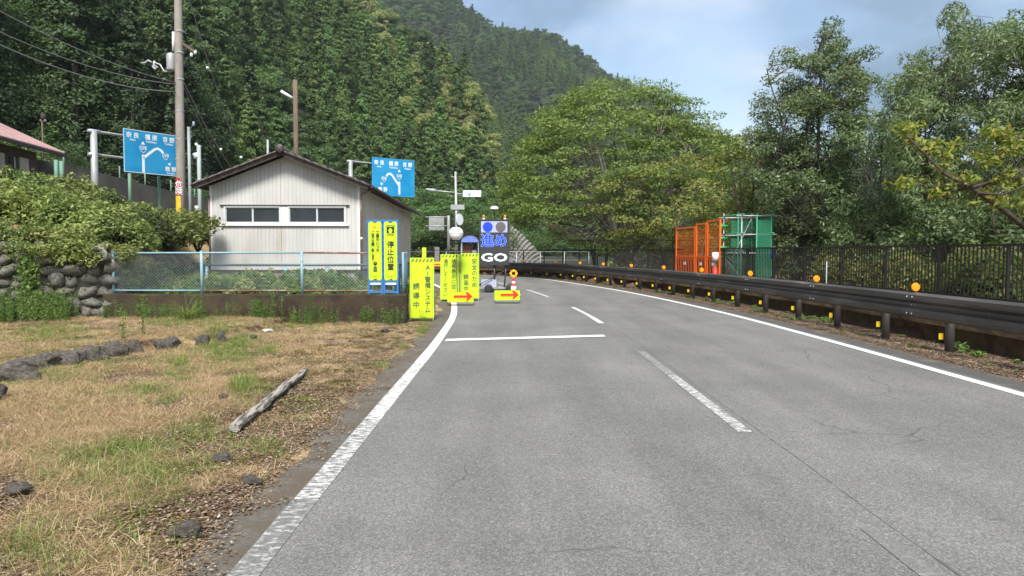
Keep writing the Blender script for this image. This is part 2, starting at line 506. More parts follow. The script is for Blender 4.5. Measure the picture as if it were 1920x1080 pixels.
# ------------------------------------------------------------------ setting materials
def asphalt():
    m = bpy.data.materials.new('asphalt'); m.use_nodes = True
    t = m.node_tree; b = t.nodes['Principled BSDF']; l = t.links.new
    tcn = t.nodes.new('ShaderNodeTexCoord'); src = tcn.outputs['Object']
    def nz(sc, det=4, ro=.6, vec=None):
        n = t.nodes.new('ShaderNodeTexNoise'); n.inputs['Scale'].default_value = sc; n.inputs['Detail'].default_value = det; n.inputs['Roughness'].default_value = ro
        l(vec or src, n.inputs['Vector']); return n.outputs[0]
    def ramp(fac, stops):
        r = t.nodes.new('ShaderNodeValToRGB')
        while len(r.color_ramp.elements) < len(stops): r.color_ramp.elements.new(.5)
        for i, (p, c) in enumerate(stops):
            r.color_ramp.elements[i].position = p; r.color_ramp.elements[i].color = (*(c if isinstance(c, tuple) else (c, c, c)), 1)
        l(fac, r.inputs[0]); return r.outputs[0]
    def mix(f, a, b_, mode='MIX'):
        n = t.nodes.new('ShaderNodeMix'); n.data_type = 'RGBA'; n.blend_type = mode
        for s_, v in ((0, f), (6, a), (7, b_)):
            if isinstance(v, (int, float)): n.inputs[s_].default_value = v if s_ == 0 else (v, v, v, 1)
            elif isinstance(v, tuple): n.inputs[s_].default_value = (*v, 1)
            else: l(v, n.inputs[s_])
        return n.outputs[2]
    base = ramp(nz(0.55, 8), [(0.3, (.142, .140, .134)), (0.7, (.190, .187, .177))])
    vo = t.nodes.new('ShaderNodeTexVoronoi'); vo.inputs['Scale'].default_value = 105; l(src, vo.inputs['Vector'])
    agg = ramp(vo.outputs['Color'], [(0.2, .68), (0.6, 1.0), (0.92, 1.5)])
    c = mix(1.0, base, agg, 'MULTIPLY')
    fine = ramp(nz(190, 2), [(0.35, .72), (0.65, 1.28)])
    c = mix(1.0, c, fine, 'MULTIPLY')
    mp_ = t.nodes.new('ShaderNodeMapping'); mp_.inputs['Scale'].default_value = (1.0, .12, 1); l(src, mp_.inputs[0])
    lanes = ramp(nz(1.3, 4, vec=mp_.outputs[0]), [(0.35, .86), (0.65, 1.10)])
    c = mix(1.0, c, lanes, 'MULTIPLY')
    # dark scuffs
    sc_ = ramp(nz(2.2, 9, .7), [(0.62, 0.0), (0.70, .9)])
    c = mix(sc_, c, (.10, .10, .102))
    # hairline cracks
    wv = t.nodes.new('ShaderNodeTexNoise'); wv.inputs['Scale'].default_value = 1.5; wv.inputs['Detail'].default_value = 5; l(src, wv.inputs['Vector'])
    av = t.nodes.new('ShaderNodeVectorMath'); av.operation = 'MULTIPLY_ADD'; av.inputs[1].default_value = (.55, .55, 0); l(wv.outputs['Color'], av.inputs[0]); l(src, av.inputs[2])
    v2 = t.nodes.new('ShaderNodeTexVoronoi'); v2.feature = 'DISTANCE_TO_EDGE'; v2.inputs['Scale'].default_value = .42; l(av.outputs[0], v2.inputs['Vector'])
    ck = ramp(v2.outputs['Distance'], [(0.0, 1.0), (0.0035, 0.0)])
    msk = ramp(nz(.35, 2), [(0.5, 0.0), (0.58, .7)])
    ckm = mix(1.0, ck, msk, 'MULTIPLY')
    c = mix(ckm, c, (.045, .044, .043))
    l(c, b.inputs['Base Color'])
    b.inputs['Roughness'].default_value = .88; b.inputs['Specular IOR Level'].default_value = .25
    bp = t.nodes.new('ShaderNodeBump'); bp.inputs['Strength'].default_value = .5; bp.inputs['Distance'].default_value = .006
    l(vo.outputs['Distance'], bp.inputs['Height']); l(bp.outputs[0], b.inputs['Normal'])
    return m
M_ASPH = asphalt()
M_SHOULD = mat('old_asphalt', (.085, .078, .068), .95, var=(.16, .145, .12), vscale=22.0, bump=.9, bscale=70, var2=(.105, .085, .062), v2scale=2.6, v2lo=.42, v2hi=.58, lo=.3, hi=.7)
def paint(name, wear_lo, wear_hi, sc=9.0, bright=.72, sy=1.0):
    """road paint that has worn through in patches to the asphalt beneath"""
    m = bpy.data.materials.new(name); m.use_nodes = True
    t = m.node_tree; b = t.nodes['Principled BSDF']; l = t.links.new
    tcn = t.nodes.new('ShaderNodeTexCoord')
    mpn = t.nodes.new('ShaderNodeMapping'); mpn.inputs['Scale'].default_value = (1, sy, 1); l(tcn.outputs['Object'], mpn.inputs[0])
    n = t.nodes.new('ShaderNodeTexNoise'); n.inputs['Scale'].default_value = sc; n.inputs['Detail'].default_value = 8; n.inputs['Roughness'].default_value = .68
    l(mpn.outputs[0], n.inputs['Vector'])
    r = t.nodes.new('ShaderNodeValToRGB'); r.color_ramp.elements[0].position = wear_lo; r.color_ramp.elements[1].position = wear_hi
    r.color_ramp.elements[0].color = (.166, .164, .156, 1); r.color_ramp.elements[1].color = (bright, bright, bright*.98, 1)
    l(n.outputs[0], r.inputs[0])
    n4 = t.nodes.new('ShaderNodeTexNoise'); n4.inputs['Scale'].default_value = 120; l(tcn.outputs['Object'], n4.inputs['Vector'])
    r4 = t.nodes.new('ShaderNodeValToRGB'); r4.color_ramp.elements[0].color = (.8,.8,.8,1); r4.color_ramp.elements[1].color = (1.1,1.1,1.1,1)
    l(n4.outputs[0], r4.inputs[0])
    mm = t.nodes.new('ShaderNodeMix'); mm.data_type = 'RGBA'; mm.blend_type = 'MULTIPLY'; mm.inputs[0].default_value = 1
    vo = t.nodes.new('ShaderNodeTexVoronoi'); vo.inputs['Scale'].default_value = 105; l(tcn.outputs['Object'], vo.inputs['Vector'])
    rv = t.nodes.new('ShaderNodeValToRGB'); rv.color_ramp.elements[0].position = .2; rv.color_ramp.elements[0].color = (.7, .7, .7, 1)
    rv.color_ramp.elements[1].position = .9; rv.color_ramp.elements[1].color = (1.35, 1.35, 1.35, 1); l(vo.outputs['Color'], rv.inputs[0])
    r.color_ramp.elements[0].color = (.158, .156, .149, 1)
    mv = t.nodes.new('ShaderNodeMix'); mv.data_type = 'RGBA'; mv.blend_type = 'MULTIPLY'; mv.inputs[0].default_value = .8
    l(r.outputs[0], mv.inputs[6]); l(rv.outputs[0], mv.inputs[7])
    l(mv.outputs[2], mm.inputs[6]); l(r4.outputs[0], mm.inputs[7]); l(mm.outputs[2], b.inputs['Base Color'])
    b.inputs['Roughness'].default_value = .75
    return m
M_PAINT = paint('road_paint', .25, .37)
M_PAINT_WORN = paint('road_paint_worn', .42, .53, 11.0, .66, 3.2)
M_PAINT_FAINT = paint('road_paint_faint', .49, .66, 13.0, .48, 1.8)
M_PAINT_HALF = paint('road_paint_chipped', .46, .57, 12.0, .60, 2.6)
M_PAINT_GHOST = paint('road_paint_ghost', .56, .78, 14.0, .40, 1.4)

def ground_mat():
    m = bpy.data.materials.new('dry_ground'); m.use_nodes = True
    t = m.node_tree; b = t.nodes['Principled BSDF']; l = t.links.new
    tcn = t.nodes.new('ShaderNodeTexCoord'); src = tcn.outputs['Object']
    def nz(sc, det=6, ro=.6):
        n = t.nodes.new('ShaderNodeTexNoise'); n.inputs['Scale'].default_value = sc; n.inputs['Detail'].default_value = det; n.inputs['Roughness'].default_value = ro
        l(src, n.inputs['Vector']); return n.outputs[0]
    def ramp(fac, stops):
        r = t.nodes.new('ShaderNodeValToRGB')
        while len(r.color_ramp.elements) < len(stops): r.color_ramp.elements.new(.5)
        for i, (p, c) in enumerate(stops):
            r.color_ramp.elements[i].position = p; r.color_ramp.elements[i].color = (*c, 1)
        l(fac, r.inputs[0]); return r.outputs[0]
    soil = ramp(nz(7), [(.35, (.07, .045, .03)), (.5, (.16, .10, .065)), (.68, (.30, .22, .14))])
    straw = ramp(nz(30), [(.3, (.20, .13, .07)), (.55, (.42, .31, .17)), (.75, (.55, .43, .26))])
    green = ramp(nz(18), [(.3, (.05, .075, .02)), (.7, (.17, .20, .06))])
    def mix(f, a, b_):
        n = t.nodes.new('ShaderNodeMix'); n.data_type = 'RGBA'; l(f, n.inputs[0]); l(a, n.inputs[6]); l(b_, n.inputs[7]); return n.outputs[2]
    c = mix(ramp(nz(1.1, 8), [(.42, (0, 0, 0)), (.56, (1, 1, 1))]), soil, straw)
    c = mix(ramp(nz(.75, 8), [(.54, (0, 0, 0)), (.64, (.8, .8, .8))]), c, green)
    l(c, b.inputs['Base Color']); b.inputs['Roughness'].default_value = .95; b.inputs['Specular IOR Level'].default_value = .15
    bp = t.nodes.new('ShaderNodeBump'); bp.inputs['Strength'].default_value = .8; bp.inputs['Distance'].default_value = .03
    l(nz(35), bp.inputs['Height']); l(bp.outputs[0], b.inputs['Normal'])
    return m
M_GROUND = ground_mat()
M_LITTER = mat('leaf_litter_soil', (.05, .028, .02), .95, var=(.13, .065, .045), vscale=14, bump=.8, bscale=60, var2=(.10, .085, .05), v2scale=2.5)
M_HILL = mat('forest_floor', (.018, .026, .012), .95, var=(.035, .045, .018), vscale=.15)
M_CONC_OLD = mat('mossy_concrete', (.020, .013, .008), .95, var=(.050, .033, .019), vscale=3.0, bump=.8, bscale=30, var2=(.035, .036, .012), v2scale=1.6, v2lo=.48, v2hi=.6)
M_CONC = mat('grey_concrete', (.30, .295, .28), .9, var=(.22, .21, .19), vscale=2.5, bump=.3, bscale=60)
M_CONC_DARK = mat('dark_weathered_concrete', (.075, .075, .07), .9, var=(.045, .046, .042), vscale=1.2, bump=.4, bscale=20)

# ------------------------------------------------------------------ ground sheet (fan-shaped grid: fine near the viewpoint, coarse far away)
def fan(name, us, Ys, fn, m, smooth=True):
    V = np.array([[u*Y, Y, fn(u*Y, Y)] for Y in Ys for u in us])
    n = len(us)
    Fq = [(j*n+i, j*n+i+1, (j+1)*n+i+1, (j+1)*n+i) for j in range(len(Ys)-1) for i in range(n-1)]
    return link(name, np_mesh(name, V, Fq, [m], smooth=smooth))
def rect_ground():
    xs = np.unique(np.round(np.concatenate([np.arange(-140, -16, 4), np.arange(-16, -9, .5), np.arange(-9, -1.2, .16), np.arange(-1.2, 6, .6),
        np.arange(6, 11.5, .25), np.arange(11.5, 30, 1.5), np.arange(30, 160, 6)]), 3))
    ys = np.unique(np.round(np.concatenate([np.arange(-60, 0, 4), np.arange(0, 16, .2), np.arange(16, 17.6, .08), np.arange(17.6, 66, .6), np.arange(66, 170, 5), np.arange(170, 901, 40)]), 3))
    V = np.array([[x, y, Hg(x, y)] for y in ys for x in xs])
    n = len(xs)
    Fq = [(j*n+i, j*n+i+1, (j+1)*n+i+1, (j+1)*n+i) for j in range(len(ys)-1) for i in range(n-1)]
    mi = []
    for j in range(len(ys)-1):
        for i in range(n-1):
            x = (xs[i]+xs[i+1])/2; y = (ys[j]+ys[j+1])/2
            v, s, d = road_uv(x, y) if (-30 < x < 40 and y < 64) else (-99, 0, 99)
            mi.append(1 if v > 0.3 else (2 if y > 66 else 0))
    return link('ground', np_mesh('ground', V, Fq, [M_GROUND, M_LITTER, M_HILL], mi, True))
tag(rect_ground(), kind='structure')

# road sheets
def sweep(name, s0, s1, o0, o1, z, m, n_across=1, st=.5, kind=None, parent=None, wob0=0, wob1=0):
    mb = MB(); ss = np.linspace(s0, s1, max(2, int(math.ceil((s1-s0)/st))+1))
    offs = np.linspace(o0, o1, n_across+1)
    def wob(s, w, k): return w*noise.noise(Vector((s*.9, k*7.1, 0))) + w*.5*noise.noise(Vector((s*4.1, k*3.3, 5)))
    for i in range(n_across):
        A = [at_s(s, offs[i] + (wob(s, wob0, 1) if i == 0 else 0), z) for s in ss]
        B = [at_s(s, offs[i+1] + (wob(s, wob1, 2) if i == n_across-1 else 0), z) for s in ss]
        mb.strip(A, B)
    o = mb.build(name, m, parent)
    if kind: tag(o, kind=kind)
    return o
SMAX = SS[-1] - 1
sweep('road_shoulder', 0, SMAX, .62, -W_ROAD-.42, -0.012, M_SHOULD, 1, .25, 'structure', wob0=.09, wob1=.2)
M_DARKASPH = mat('dark_asphalt_margin', (.060, .058, .055), .9, var=(.085, .082, .077), vscale=30, bump=.4, bscale=90, var2=(.13, .12, .105), v2scale=2.0, v2lo=.55, v2hi=.7)
sweep('road_margin', 0, SMAX, .50, .13, -0.004, M_DARKASPH, 1, .25, 'structure', wob0=.05, wob1=0)
sweep('road', 0, SMAX, .16, -W_ROAD-.09, 0.0, M_ASPH, 4, .5, 'structure', wob0=.02, wob1=.02)
s14 = s_of_Y(13.3)
sweep('edge_line', 0, SMAX, .075, -.075, .004, M_PAINT, 1, .5, 'structure')
sweep('edge_line', s_of_Y(10.6), SMAX, -W_ROAD+.08, -W_ROAD-.08, .004, M_PAINT, 1, .5, 'structure')
sweep('worn_edge_line', s_of_Y(4.7), s_of_Y(7.0), -W_ROAD+.08, -W_ROAD-.08, .004, M_PAINT_HALF, 1, .5, 'structure')
sweep('worn_edge_line', 0, s_of_Y(4.7), -W_ROAD+.08, -W_ROAD-.08, .004, M_PAINT_FAINT, 1, .5, 'structure')
sweep('worn_edge_line', s_of_Y(7.0), s_of_Y(10.6), -W_ROAD+.08, -W_ROAD-.08, .004, M_PAINT_WORN, 1, .5, 'structure')
cs = -3.65
sweep('centre_line_dash', s_of_Y(.2), s_of_Y(4.2), cs+.06, cs-.06, .004, M_PAINT_GHOST, 1, .25, 'structure')
sweep('centre_line_dash', s_of_Y(6.5), s_of_Y(9.5), cs+.062, cs-.062, .004, M_PAINT_HALF, 1, .25, 'structure')
sweep('centre_line_dash', s_of_Y(9.5), s_of_Y(11.8), cs+.062, cs-.062, .004, M_PAINT_FAINT, 1, .25, 'structure')
sweep('centre_line_dash', s_of_Y(16.6), s_of_Y(18.2), cs+.062, cs-.062, .004, M_PAINT, 1, .25, 'structure')
sweep('centre_line_dash', s_of_Y(18.2), s_of_Y(21.6), cs+.062, cs-.062, .004, M_PAINT_WORN, 1, .25, 'structure')
for a in (26.6, 36.6): sweep('centre_line_dash', s_of_Y(a), s_of_Y(a+5), cs+.062, cs-.062, .004, M_PAINT_WORN, 1, .25, 'structure')
mb = MB(); mb.v = [(-1.2, 13.17, .008), (1.76, 13.86, .008), (1.76, 14.16, .008), (-1.2, 13.47, .008)]; mb.face((0, 1, 2, 3))
tag(mb.build('stop_line', M_PAINT), kind='structure')
sweep('road_seam', s_of_Y(2), s_of_Y(24), cs+.145, cs+.135, .003, mat('seam_dark', (.10, .098, .092), .9, var=(.16, .158, .15), vscale=3, lo=.45, hi=.55), 1, .25, 'structure', wob0=.012, wob1=.012)

# ------------------------------------------------------------------ hills
def hill_fn(xs, Yf, Yc, pc, th, zmin=-1.5, pw=.95, amp=6.0):
    def fn(X, Y):
        px = 960 + F*X/Y
        yf, yc = interp(px, xs, Yf), interp(px, xs, Yc)
        zc = max(0.5, CAMZ + (472 - interp(px, xs, pc))/F*yc - th)
        s = (Y-yf)/(yc-yf)
        if s <= 0: return zmin + s*4
        if s <= 1:
            nz_ = amp*fbm(X, Y, .022)*math.sin(math.pi*min(1, s))
            return zmin + (zc-zmin)*s**pw + nz_
        return zc - (s-1)*(yc-yf)*.55
    return fn
LX = [-3300, -1500, -800, 0, 300, 500, 700, 760, 870, 905, 925, 940, 960, 990]
near_hill = hill_fn(LX, [14, 22, 30, 44, 56, 78, 96, 100, 110, 113, 115, 118, 120, 122],
    [150, 170, 180, 205, 225, 228, 226, 222, 195, 178, 165, 155, 146, 140],
    [-2200, -1300, -900, -500, -330, -180, -6, 50, 125, 195, 275, 345, 420, 470], 10, pw=1.0)
def nh_shape(X, Y):
    return near_hill(X, Y)
us = np.concatenate([np.arange(-3.2, -.75, .1), np.arange(-.75, .03, .0125)])
fan('hillside', us, np.concatenate([np.arange(10, 60, 3.0), np.arange(60, 290, 5.0)]), near_hill, M_HILL)
tag(bpy.data.objects['hillside'], kind='structure')
FX = [-200, 600, 850, 930, 980, 1030, 1080, 1130, 1165, 1210, 1300, 1400, 1500, 1700, 2000, 2400, 3500]
FCR = [-260, -60, -6, 52, 62, 62, 92, 130, 150, 175, 235, 290, 318, 326, 300, 260, 220]
far_hill = hill_fn(FX, [260]*len(FX), [640, 640, 640, 640, 640, 640, 640, 630, 620, 600, 580, 560, 540, 520, 500, 480, 420], FCR, 11, zmin=-4, amp=16)
fan('far_mountain', np.arange(-.85, 1.9, .02), np.arange(240, 800, 12.0), far_hill, M_HILL)
tag(bpy.data.objects['far_mountain'], kind='structure')

# ------------------------------------------------------------------ forest tree kinds
M_BARK = mat('bark', (.085, .062, .045), .9, var=(.045, .035, .028), vscale=6, bump=.6, bscale=30)
M_BARK_GREY = mat('grey_bark', (.20, .18, .15), .9, var=(.10, .09, .075), vscale=5, bump=.5, bscale=30, stretch=(1, 1, .25))
M_CEDAR = leaf_mat('cedar_leaves', [(.036, .070, .020), (.068, .120, .032), (.11, .17, .045)], .25, objvar=.5)
M_BROAD = leaf_mat('broad_leaves', [(.042, .078, .025), (.078, .135, .042), (.12, .19, .06)], .3, objvar=.5)
M_BROADY = leaf_mat('flowering_leaves', [(.10, .15, .04), (.22, .26, .08), (.40, .39, .18)], .3, objvar=.3)
M_CEDLT = leaf_mat('light_cedar_leaves', [(.06, .11, .028), (.10, .17, .042), (.15, .23, .06)], .25, objvar=.3)

def conifer(h, rad, nb, nl, lsz, seed, base=.22):
    r = np.random.default_rng(seed)
    Cs = []
    for i in range(nb):
        t = r.uniform(0, 1)**.8                        # 0 base .. 1 top
        z = h*(base + (1-base)*t)
        rr = rad*(1-t**1.6)**.8*r.uniform(.7, 1.08) + .25
        a = r.uniform(0, 2*math.pi)
        k = r.uniform(.35, 1.05, size=nl)[:, None]
        d = np.array([math.cos(a), math.sin(a), -.22])[None, :]
        c = np.array([0, 0, z+.12*rr])[None, :] + d*rr*k + r.normal(size=(nl, 3))*np.array([.16, .16, .14])[None, :]*max(.6, rr)*.9
        Cs.append(c)
    c = np.concatenate(Cs)
    nr = c.copy(); nr[:, 2] = 0; nr /= np.linalg.norm(nr, axis=1, keepdims=True)+1e-6; nr[:, 2] = .75
    V, Fq = leaf_quads(c, lsz*1.35, lsz*.7, flat=.15, droop=.35, r=r, nrm=nr, jit=.45)
    return V, Fq
def broad(h, rad, nc, nl, lsz, seed, base=.3, squash=.55):
    r = np.random.default_rng(seed)
    Cs = []; Ns = []
    for i in range(nc):
        d = r.normal(size=3); d[2] = abs(d[2])*.9 - .15; d /= np.linalg.norm(d)
        c0 = np.array([0, 0, h*(base + (1-base)*.42)]) + d*np.array([rad, rad, h*(1-base)*.52])*r.uniform(.6, 1)
        cr_ = rad*r.uniform(.22, .4)
        q_ = ball(nl, (cr_, cr_, cr_*squash), r, .3)
        Cs.append(c0[None, :] + q_); Ns.append(q_/cr_ + d[None, :]*.5 + np.array([[0, 0, .7]]))
    c = np.concatenate(Cs)
    V, Fq = leaf_quads(c, lsz*1.1, lsz*.75, flat=.35, droop=.1, r=r, nrm=np.concatenate(Ns), jit=.5)
    return V, Fq
def trunk_mesh(name, h, r0, m, lean=0.0):
    mb = MB(); pts = [(lean*t*t*h, 0, h*t) for t in (0, .25, .5, .75, 1)]
    mb.tube([(0, 0, -1)] + pts, [r0*1.2, r0*1.1] + [r0*(1-.85*t) for t in (.25, .5, .75, 1)], 7)
    return mb.mesh(name, m)
VAR = []          # (crown mesh, trunk mesh, kind)
for i in range(3):
    V, Fq = conifer(14+2*i, 1.95+.12*i, 120, 44, .29, 100+i)
    VAR.append((np_mesh('cedar_crown', V, Fq, [M_CEDAR]), trunk_mesh('cedar_trunk', 14+2*i, .2, M_BARK), 'cedar_tree'))
V, Fq = conifer(14, 2.2, 120, 44, .29, 133)
VAR.append((np_mesh('cedar_crown', V, Fq, [M_CEDLT]), trunk_mesh('cedar_trunk', 14, .2, M_BARK), 'cedar_tree'))
for i in range(2):
    V, Fq = broad(10+i, 3.4, 30, 150, .28, 200+i)
    VAR.append((np_mesh('broadleaf_crown', V, Fq, [M_BROAD]), trunk_mesh('broadleaf_trunk', 8, .2, M_BARK), 'broadleaf_tree'))
V, Fq = broad(10, 3.3, 30, 150, .28, 210)
VAR.append((np_mesh('flowering_crown', V, Fq, [M_BROADY]), trunk_mesh('broadleaf_trunk', 8, .2, M_BARK), 'flowering_tree'))
M_CEDARD = leaf_mat('dark_cedar_leaves', [(.020, .042, .014), (.042, .080, .024), (.08, .13, .035)], .2, objvar=.45)
# dense big cedars for the front of the wood
BIG = []
for i in range(3):
    V, Fq = conifer(20+2*i, 2.6, 210, 74, .19, 300+i, base=.14)
    BIG.append((np_mesh('cedar_crown', V, Fq, [M_CEDARD]), trunk_mesh('cedar_trunk', 20+2*i, .28, M_BARK), 'cedar_tree'))
for i in range(2):
    V, Fq = broad(10+2*i, 3.8, 80, 230, .16, 320+i, base=.12)
    BIG.append((np_mesh('broadleaf_crown', V, Fq, [M_BROAD]), trunk_mesh('broadleaf_trunk', 8, .2, M_BARK), 'broadleaf_tree'))

# positions on the near hillside
cand = []
r = np.random.default_rng(5)
def near_ok(X, Y):
    px = 960 + F*X/Y
    if px > 985 or px < -900: return False
    yf, yc = interp(px, LX, [14, 22, 30, 44, 56, 78, 96, 100, 110, 113, 115, 118, 120, 122]), interp(px, LX, [150, 170, 180, 205, 225, 228, 226, 222, 195, 178, 165, 155, 146, 140])
    return yf - 1 < Y < yc + 14
grid = 3.7
for X in np.arange(-230, 6, grid):
    for Y in np.arange(26, 262, grid):
        x = X + r.uniform(-1.6, 1.6); y = Y + r.uniform(-1.6, 1.6)
        if near_ok(x, y): cand.append((x, y))
cand.sort(key=lambda p: p[0]**2 + p[1]**2)
indiv, mass = [], []
for (x, y) in cand:
    px = 960 + F*x/y
    z = near_hill(x, y)
    py = 472 - (z-CAMZ+10)/y*F
    if -60 < px < 1000 and py > -60 and len(indiv) < 285: indiv.append((x, y, z, px, py))
    elif not (-900 < px < -400 and r.uniform() < .5): mass.append((x, y, z, px, py))
def kind_at(x, y, px, py):
    nz_ = fbm(x, y, .03, 3)
    if y > 120 and 560 < px < 990 and py < 360 and (px-700)*.75 > (py-150) - 110*0:
        q = ((px-600) - (py)*.95)                       # distance from the spur's edge
        if q > -25 and r.uniform() < .5 + .3*nz_: return 6
    if nz_ > .12: return 4 if r.uniform() < .5 else 5
    if nz_ < -.25: return 3
    return int(r.integers(0, 3)) if r.uniform() > .12 else 3
ZONES = [(-999, 60, 'above the pink roof'), (60, 230, 'above the left sign post'), (230, 335, 'over the faded blue sign'), (335, 430, 'just right of the utility pole'), (430, 555, 'above the left roof slope'),
         (555, 690, 'between lamp pole and right blue sign'), (690, 780, 'over the right blue sign'), (780, 880, 'behind the slim signal pole'), (880, 1999, 'above the signal board')]
GR = 'trees standing on the near forested hillside'
for k, (x, y, z, px, py) in enumerate(indiv):
    front = y < 74 and px < 400
    kd = kind_at(x, y, px, py)
    if front:
        cm, tm, nm = BIG[3 + (k % 2)] if (kd in (4, 5) or (r.uniform() < .18)) else BIG[k % 3]
    else: cm, tm, nm = VAR[kd]
    zone = [q for q in ZONES if q[0] <= px <= q[1]]
    zone = ('at the forest foot ' if py > 330 else 'low on the slope ' if py > 200 else 'midway up the slope ' if py > 80 else 'high on the slope ') + zone[0][2]
    what = {'cedar_tree': 'dark green cedar', 'broadleaf_tree': 'round green broadleaf tree', 'flowering_tree': 'pale yellow blossoming tree'}[nm]
    e = empty(nm, (x, y, z-.3), r.uniform(0, 6.28), what + ' ' + zone, 'tree', GR)
    s_ = r.uniform(.8, 1.15)*(1 if px < 400 else .80); e.scale = (s_*r.uniform(.95, 1.15), s_*r.uniform(.95, 1.15), s_)
    link('crown', cm, e); link('trunk', tm, e)
print('individual trees', len(indiv), 'mass', len(mass))
def combo(v, name):
    me = v[0]
    return me
pts, rots, scs, ids = [], [], [], []
for (x, y, z, px, py) in mass:
    pts.append((x, y, z-.4)); rots.append((0, 0, r.uniform(0, 6.28))); scs.append(r.uniform(.8, 1.2)); ids.append(kind_at(x, y, px, py))
scatter('hillside_forest', pts, rots, scs, ids, [v[0] for v in VAR], 'dense mixed forest covering the upper near hillside')
# far mountain forest
pts, rots, scs, ids = [], [], [], []
g = 6.6
for Y in np.arange(268, 690, g):
    for X in np.arange(-.32*Y, 1.0*Y, g):
        x = X + r.uniform(-2.6, 2.6); y = Y + r.uniform(-2.6, 2.6)
        px = 960 + F*x/y
        if not (600 < px < 2300): continue
        if px > 1700 and r.uniform() < .4: continue
        pts.append((x, y, far_hill(x, y)-.5)); rots.append((0, 0, r.uniform(0, 6.28)))
        nz_ = fbm(x, y, .012, 3)
        if nz_ > .15: kd = int(r.integers(4, 6))
        elif nz_ < -.25 or (y < 430 and r.uniform() < .6): kd = 3
        else: kd = int(r.integers(0, 3))
        scs.append(r.uniform(.8, 1.25)); ids.append(kd)
print('far', len(pts))
scatter('far_forest', pts, rots, scs, ids, [v[0] for v in VAR], 'dense forest covering the far mountain')
# ------------------------------------------------------------------ object materials
M_WHITE = mat('cream_siding', (.50, .497, .485), .55, var=(.42, .415, .40), vscale=1.2, bump=.1, bscale=30, stretch=(1, 1, .25), var2=(.36, .33, .28), v2scale=1.6, v2lo=.56, v2hi=.78)
M_TRIM = mat('white_trim', (.74, .74, .73), .5, var=(.62, .62, .60), vscale=4)
M_ROOF = mat('brown_tiles', (.026, .021, .021), .65, var=(.085, .065, .062), vscale=6, bump=.5, bscale=25, var2=(.14, .11, .10), v2scale=9, v2lo=.6, v2hi=.7)
M_SOFFIT = mat('dark_eaves', (.030, .022, .020), .8, var=(.055, .042, .038), vscale=5)
M_GLASS = mat('dark_window_glass', (.018, .022, .028), .12, spec=.3, var=(.028, .034, .042), vscale=1.3)
M_ALU = mat('aluminium_frame', (.62, .63, .64), .4, metal=.3)
M_PIPEBR = mat('brown_drainpipe', (.17, .12, .11), .5, var=(.30, .26, .25), vscale=4, lo=.5, hi=.7)
M_BLUEPOST = mat('pale_blue_paint', (.17, .33, .42), .55, var=(.24, .37, .42), vscale=9, var2=(.22, .12, .07), v2scale=5, v2lo=.64, v2hi=.72)
M_RUST = mat('rusty_rail', (.17, .07, .045), .8, var=(.30, .26, .22), vscale=5, lo=.45, hi=.65)
M_WIRE = mat('galvanised_wire', (.40, .50, .54), .5, metal=.2)
M_GALV = mat('galvanised_steel', (.30, .32, .33), .5, metal=.3, var=(.38, .40, .41), vscale=3)
M_PALEPOLE = mat('pale_green_grey_pole', (.27, .33, .32), .55, var=(.34, .39, .38), vscale=3)
M_POLE = mat('concrete_pole', (.30, .27, .24), .9, var=(.21, .19, .165), vscale=3, bump=.4, bscale=25, stretch=(1, 1, .3))
M_WOODPOLE = mat('wooden_pole', (.17, .12, .085), .9, var=(.10, .075, .055), vscale=4, stretch=(1, 1, .2))
M_BLACK = mat('black_cable', (.02, .02, .022), .6)
M_CABLE = mat('weathered_cable', (.20, .20, .21), .6)
M_BROWNRAIL = mat('dark_brown_steel', (.046, .041, .039), .42, metal=.1, var=(.066, .060, .057), vscale=2, bump=.08, spec=.5, var2=(.15, .135, .12), v2scale=2.3, v2lo=.55, v2hi=.78, stretch=(1, .25, 2))
M_FENCEB = mat('dark_brown_fence', (.025, .021, .020), .5, spec=.45)
M_ORANGE = mat('orange_reflector', (.95, .30, .01), .35)
M_YREF = mat('yellow_reflector', (.90, .58, .02), .4)
M_BOLT = mat('steel_bolt', (.55, .55, .55), .4, metal=.5)
M_YEL = mat('fluorescent_yellow', (.50, .70, .004), .5, var=(.44, .63, .005), vscale=2, var2=(.40, .55, .02), v2scale=3, v2lo=.58, v2hi=.8)
M_YTEXT = mat('dark_green_lettering', (.06, .11, .03), .6)
M_INK = mat('black_lettering', (.02, .022, .018), .6)
M_REDINK = mat('red_lettering', (.75, .06, .02), .6)
M_BLUEPL = mat('blue_plastic', (.02, .13, .38), .45, var=(.03, .17, .44), vscale=8)
M_WHITEPL = mat('white_plastic', (.78, .78, .76), .4)
M_SIGNBLUE = mat('sign_blue', (.004, .235, .50), .4, var=(.02, .29, .56), vscale=1.1, lo=.4, hi=.6)
M_SIGNFADE = mat('sign_faded_sheet', (.05, .31, .66), .5, var=(.09, .36, .68), vscale=1.6)
M_SIGNWHITE = mat('sign_white', (.72, .80, .84), .5)
M_BOARD = mat('board_black', (.035, .034, .038), .45)
M_LAMPGREY = mat('unlit_lamp', (.11, .10, .105), .5)
M_LAMPPANEL = mat('lamp_panel', (.36, .39, .52), .5)
M_LEDB = mat('blue_led', (.003, .03, .55), .5, emit=(.0, .05, 1.0), estr=.30)
M_LEDW = mat('pale_outline', (.20, .30, .60), .5, emit=(.3, .5, 1.0), estr=.18)
M_LEDG = mat('white_led', (.55, .66, .62), .5, emit=(.7, 1.0, .92), estr=.16)
M_BEACON = mat('orange_beacon', (.95, .28, .02), .3)
M_RED = mat('red_plastic', (.75, .03, .025), .45)
M_REDARROW = mat('red_arrow', (.60, .03, .01), .5)
M_BALLOON = mat('white_balloon', (.80, .80, .78), .6, var=(.72, .72, .72), vscale=3)
M_TARP = mat('blue_tarpaulin', (.12, .17, .52), .7, var=(.16, .22, .60), vscale=4)
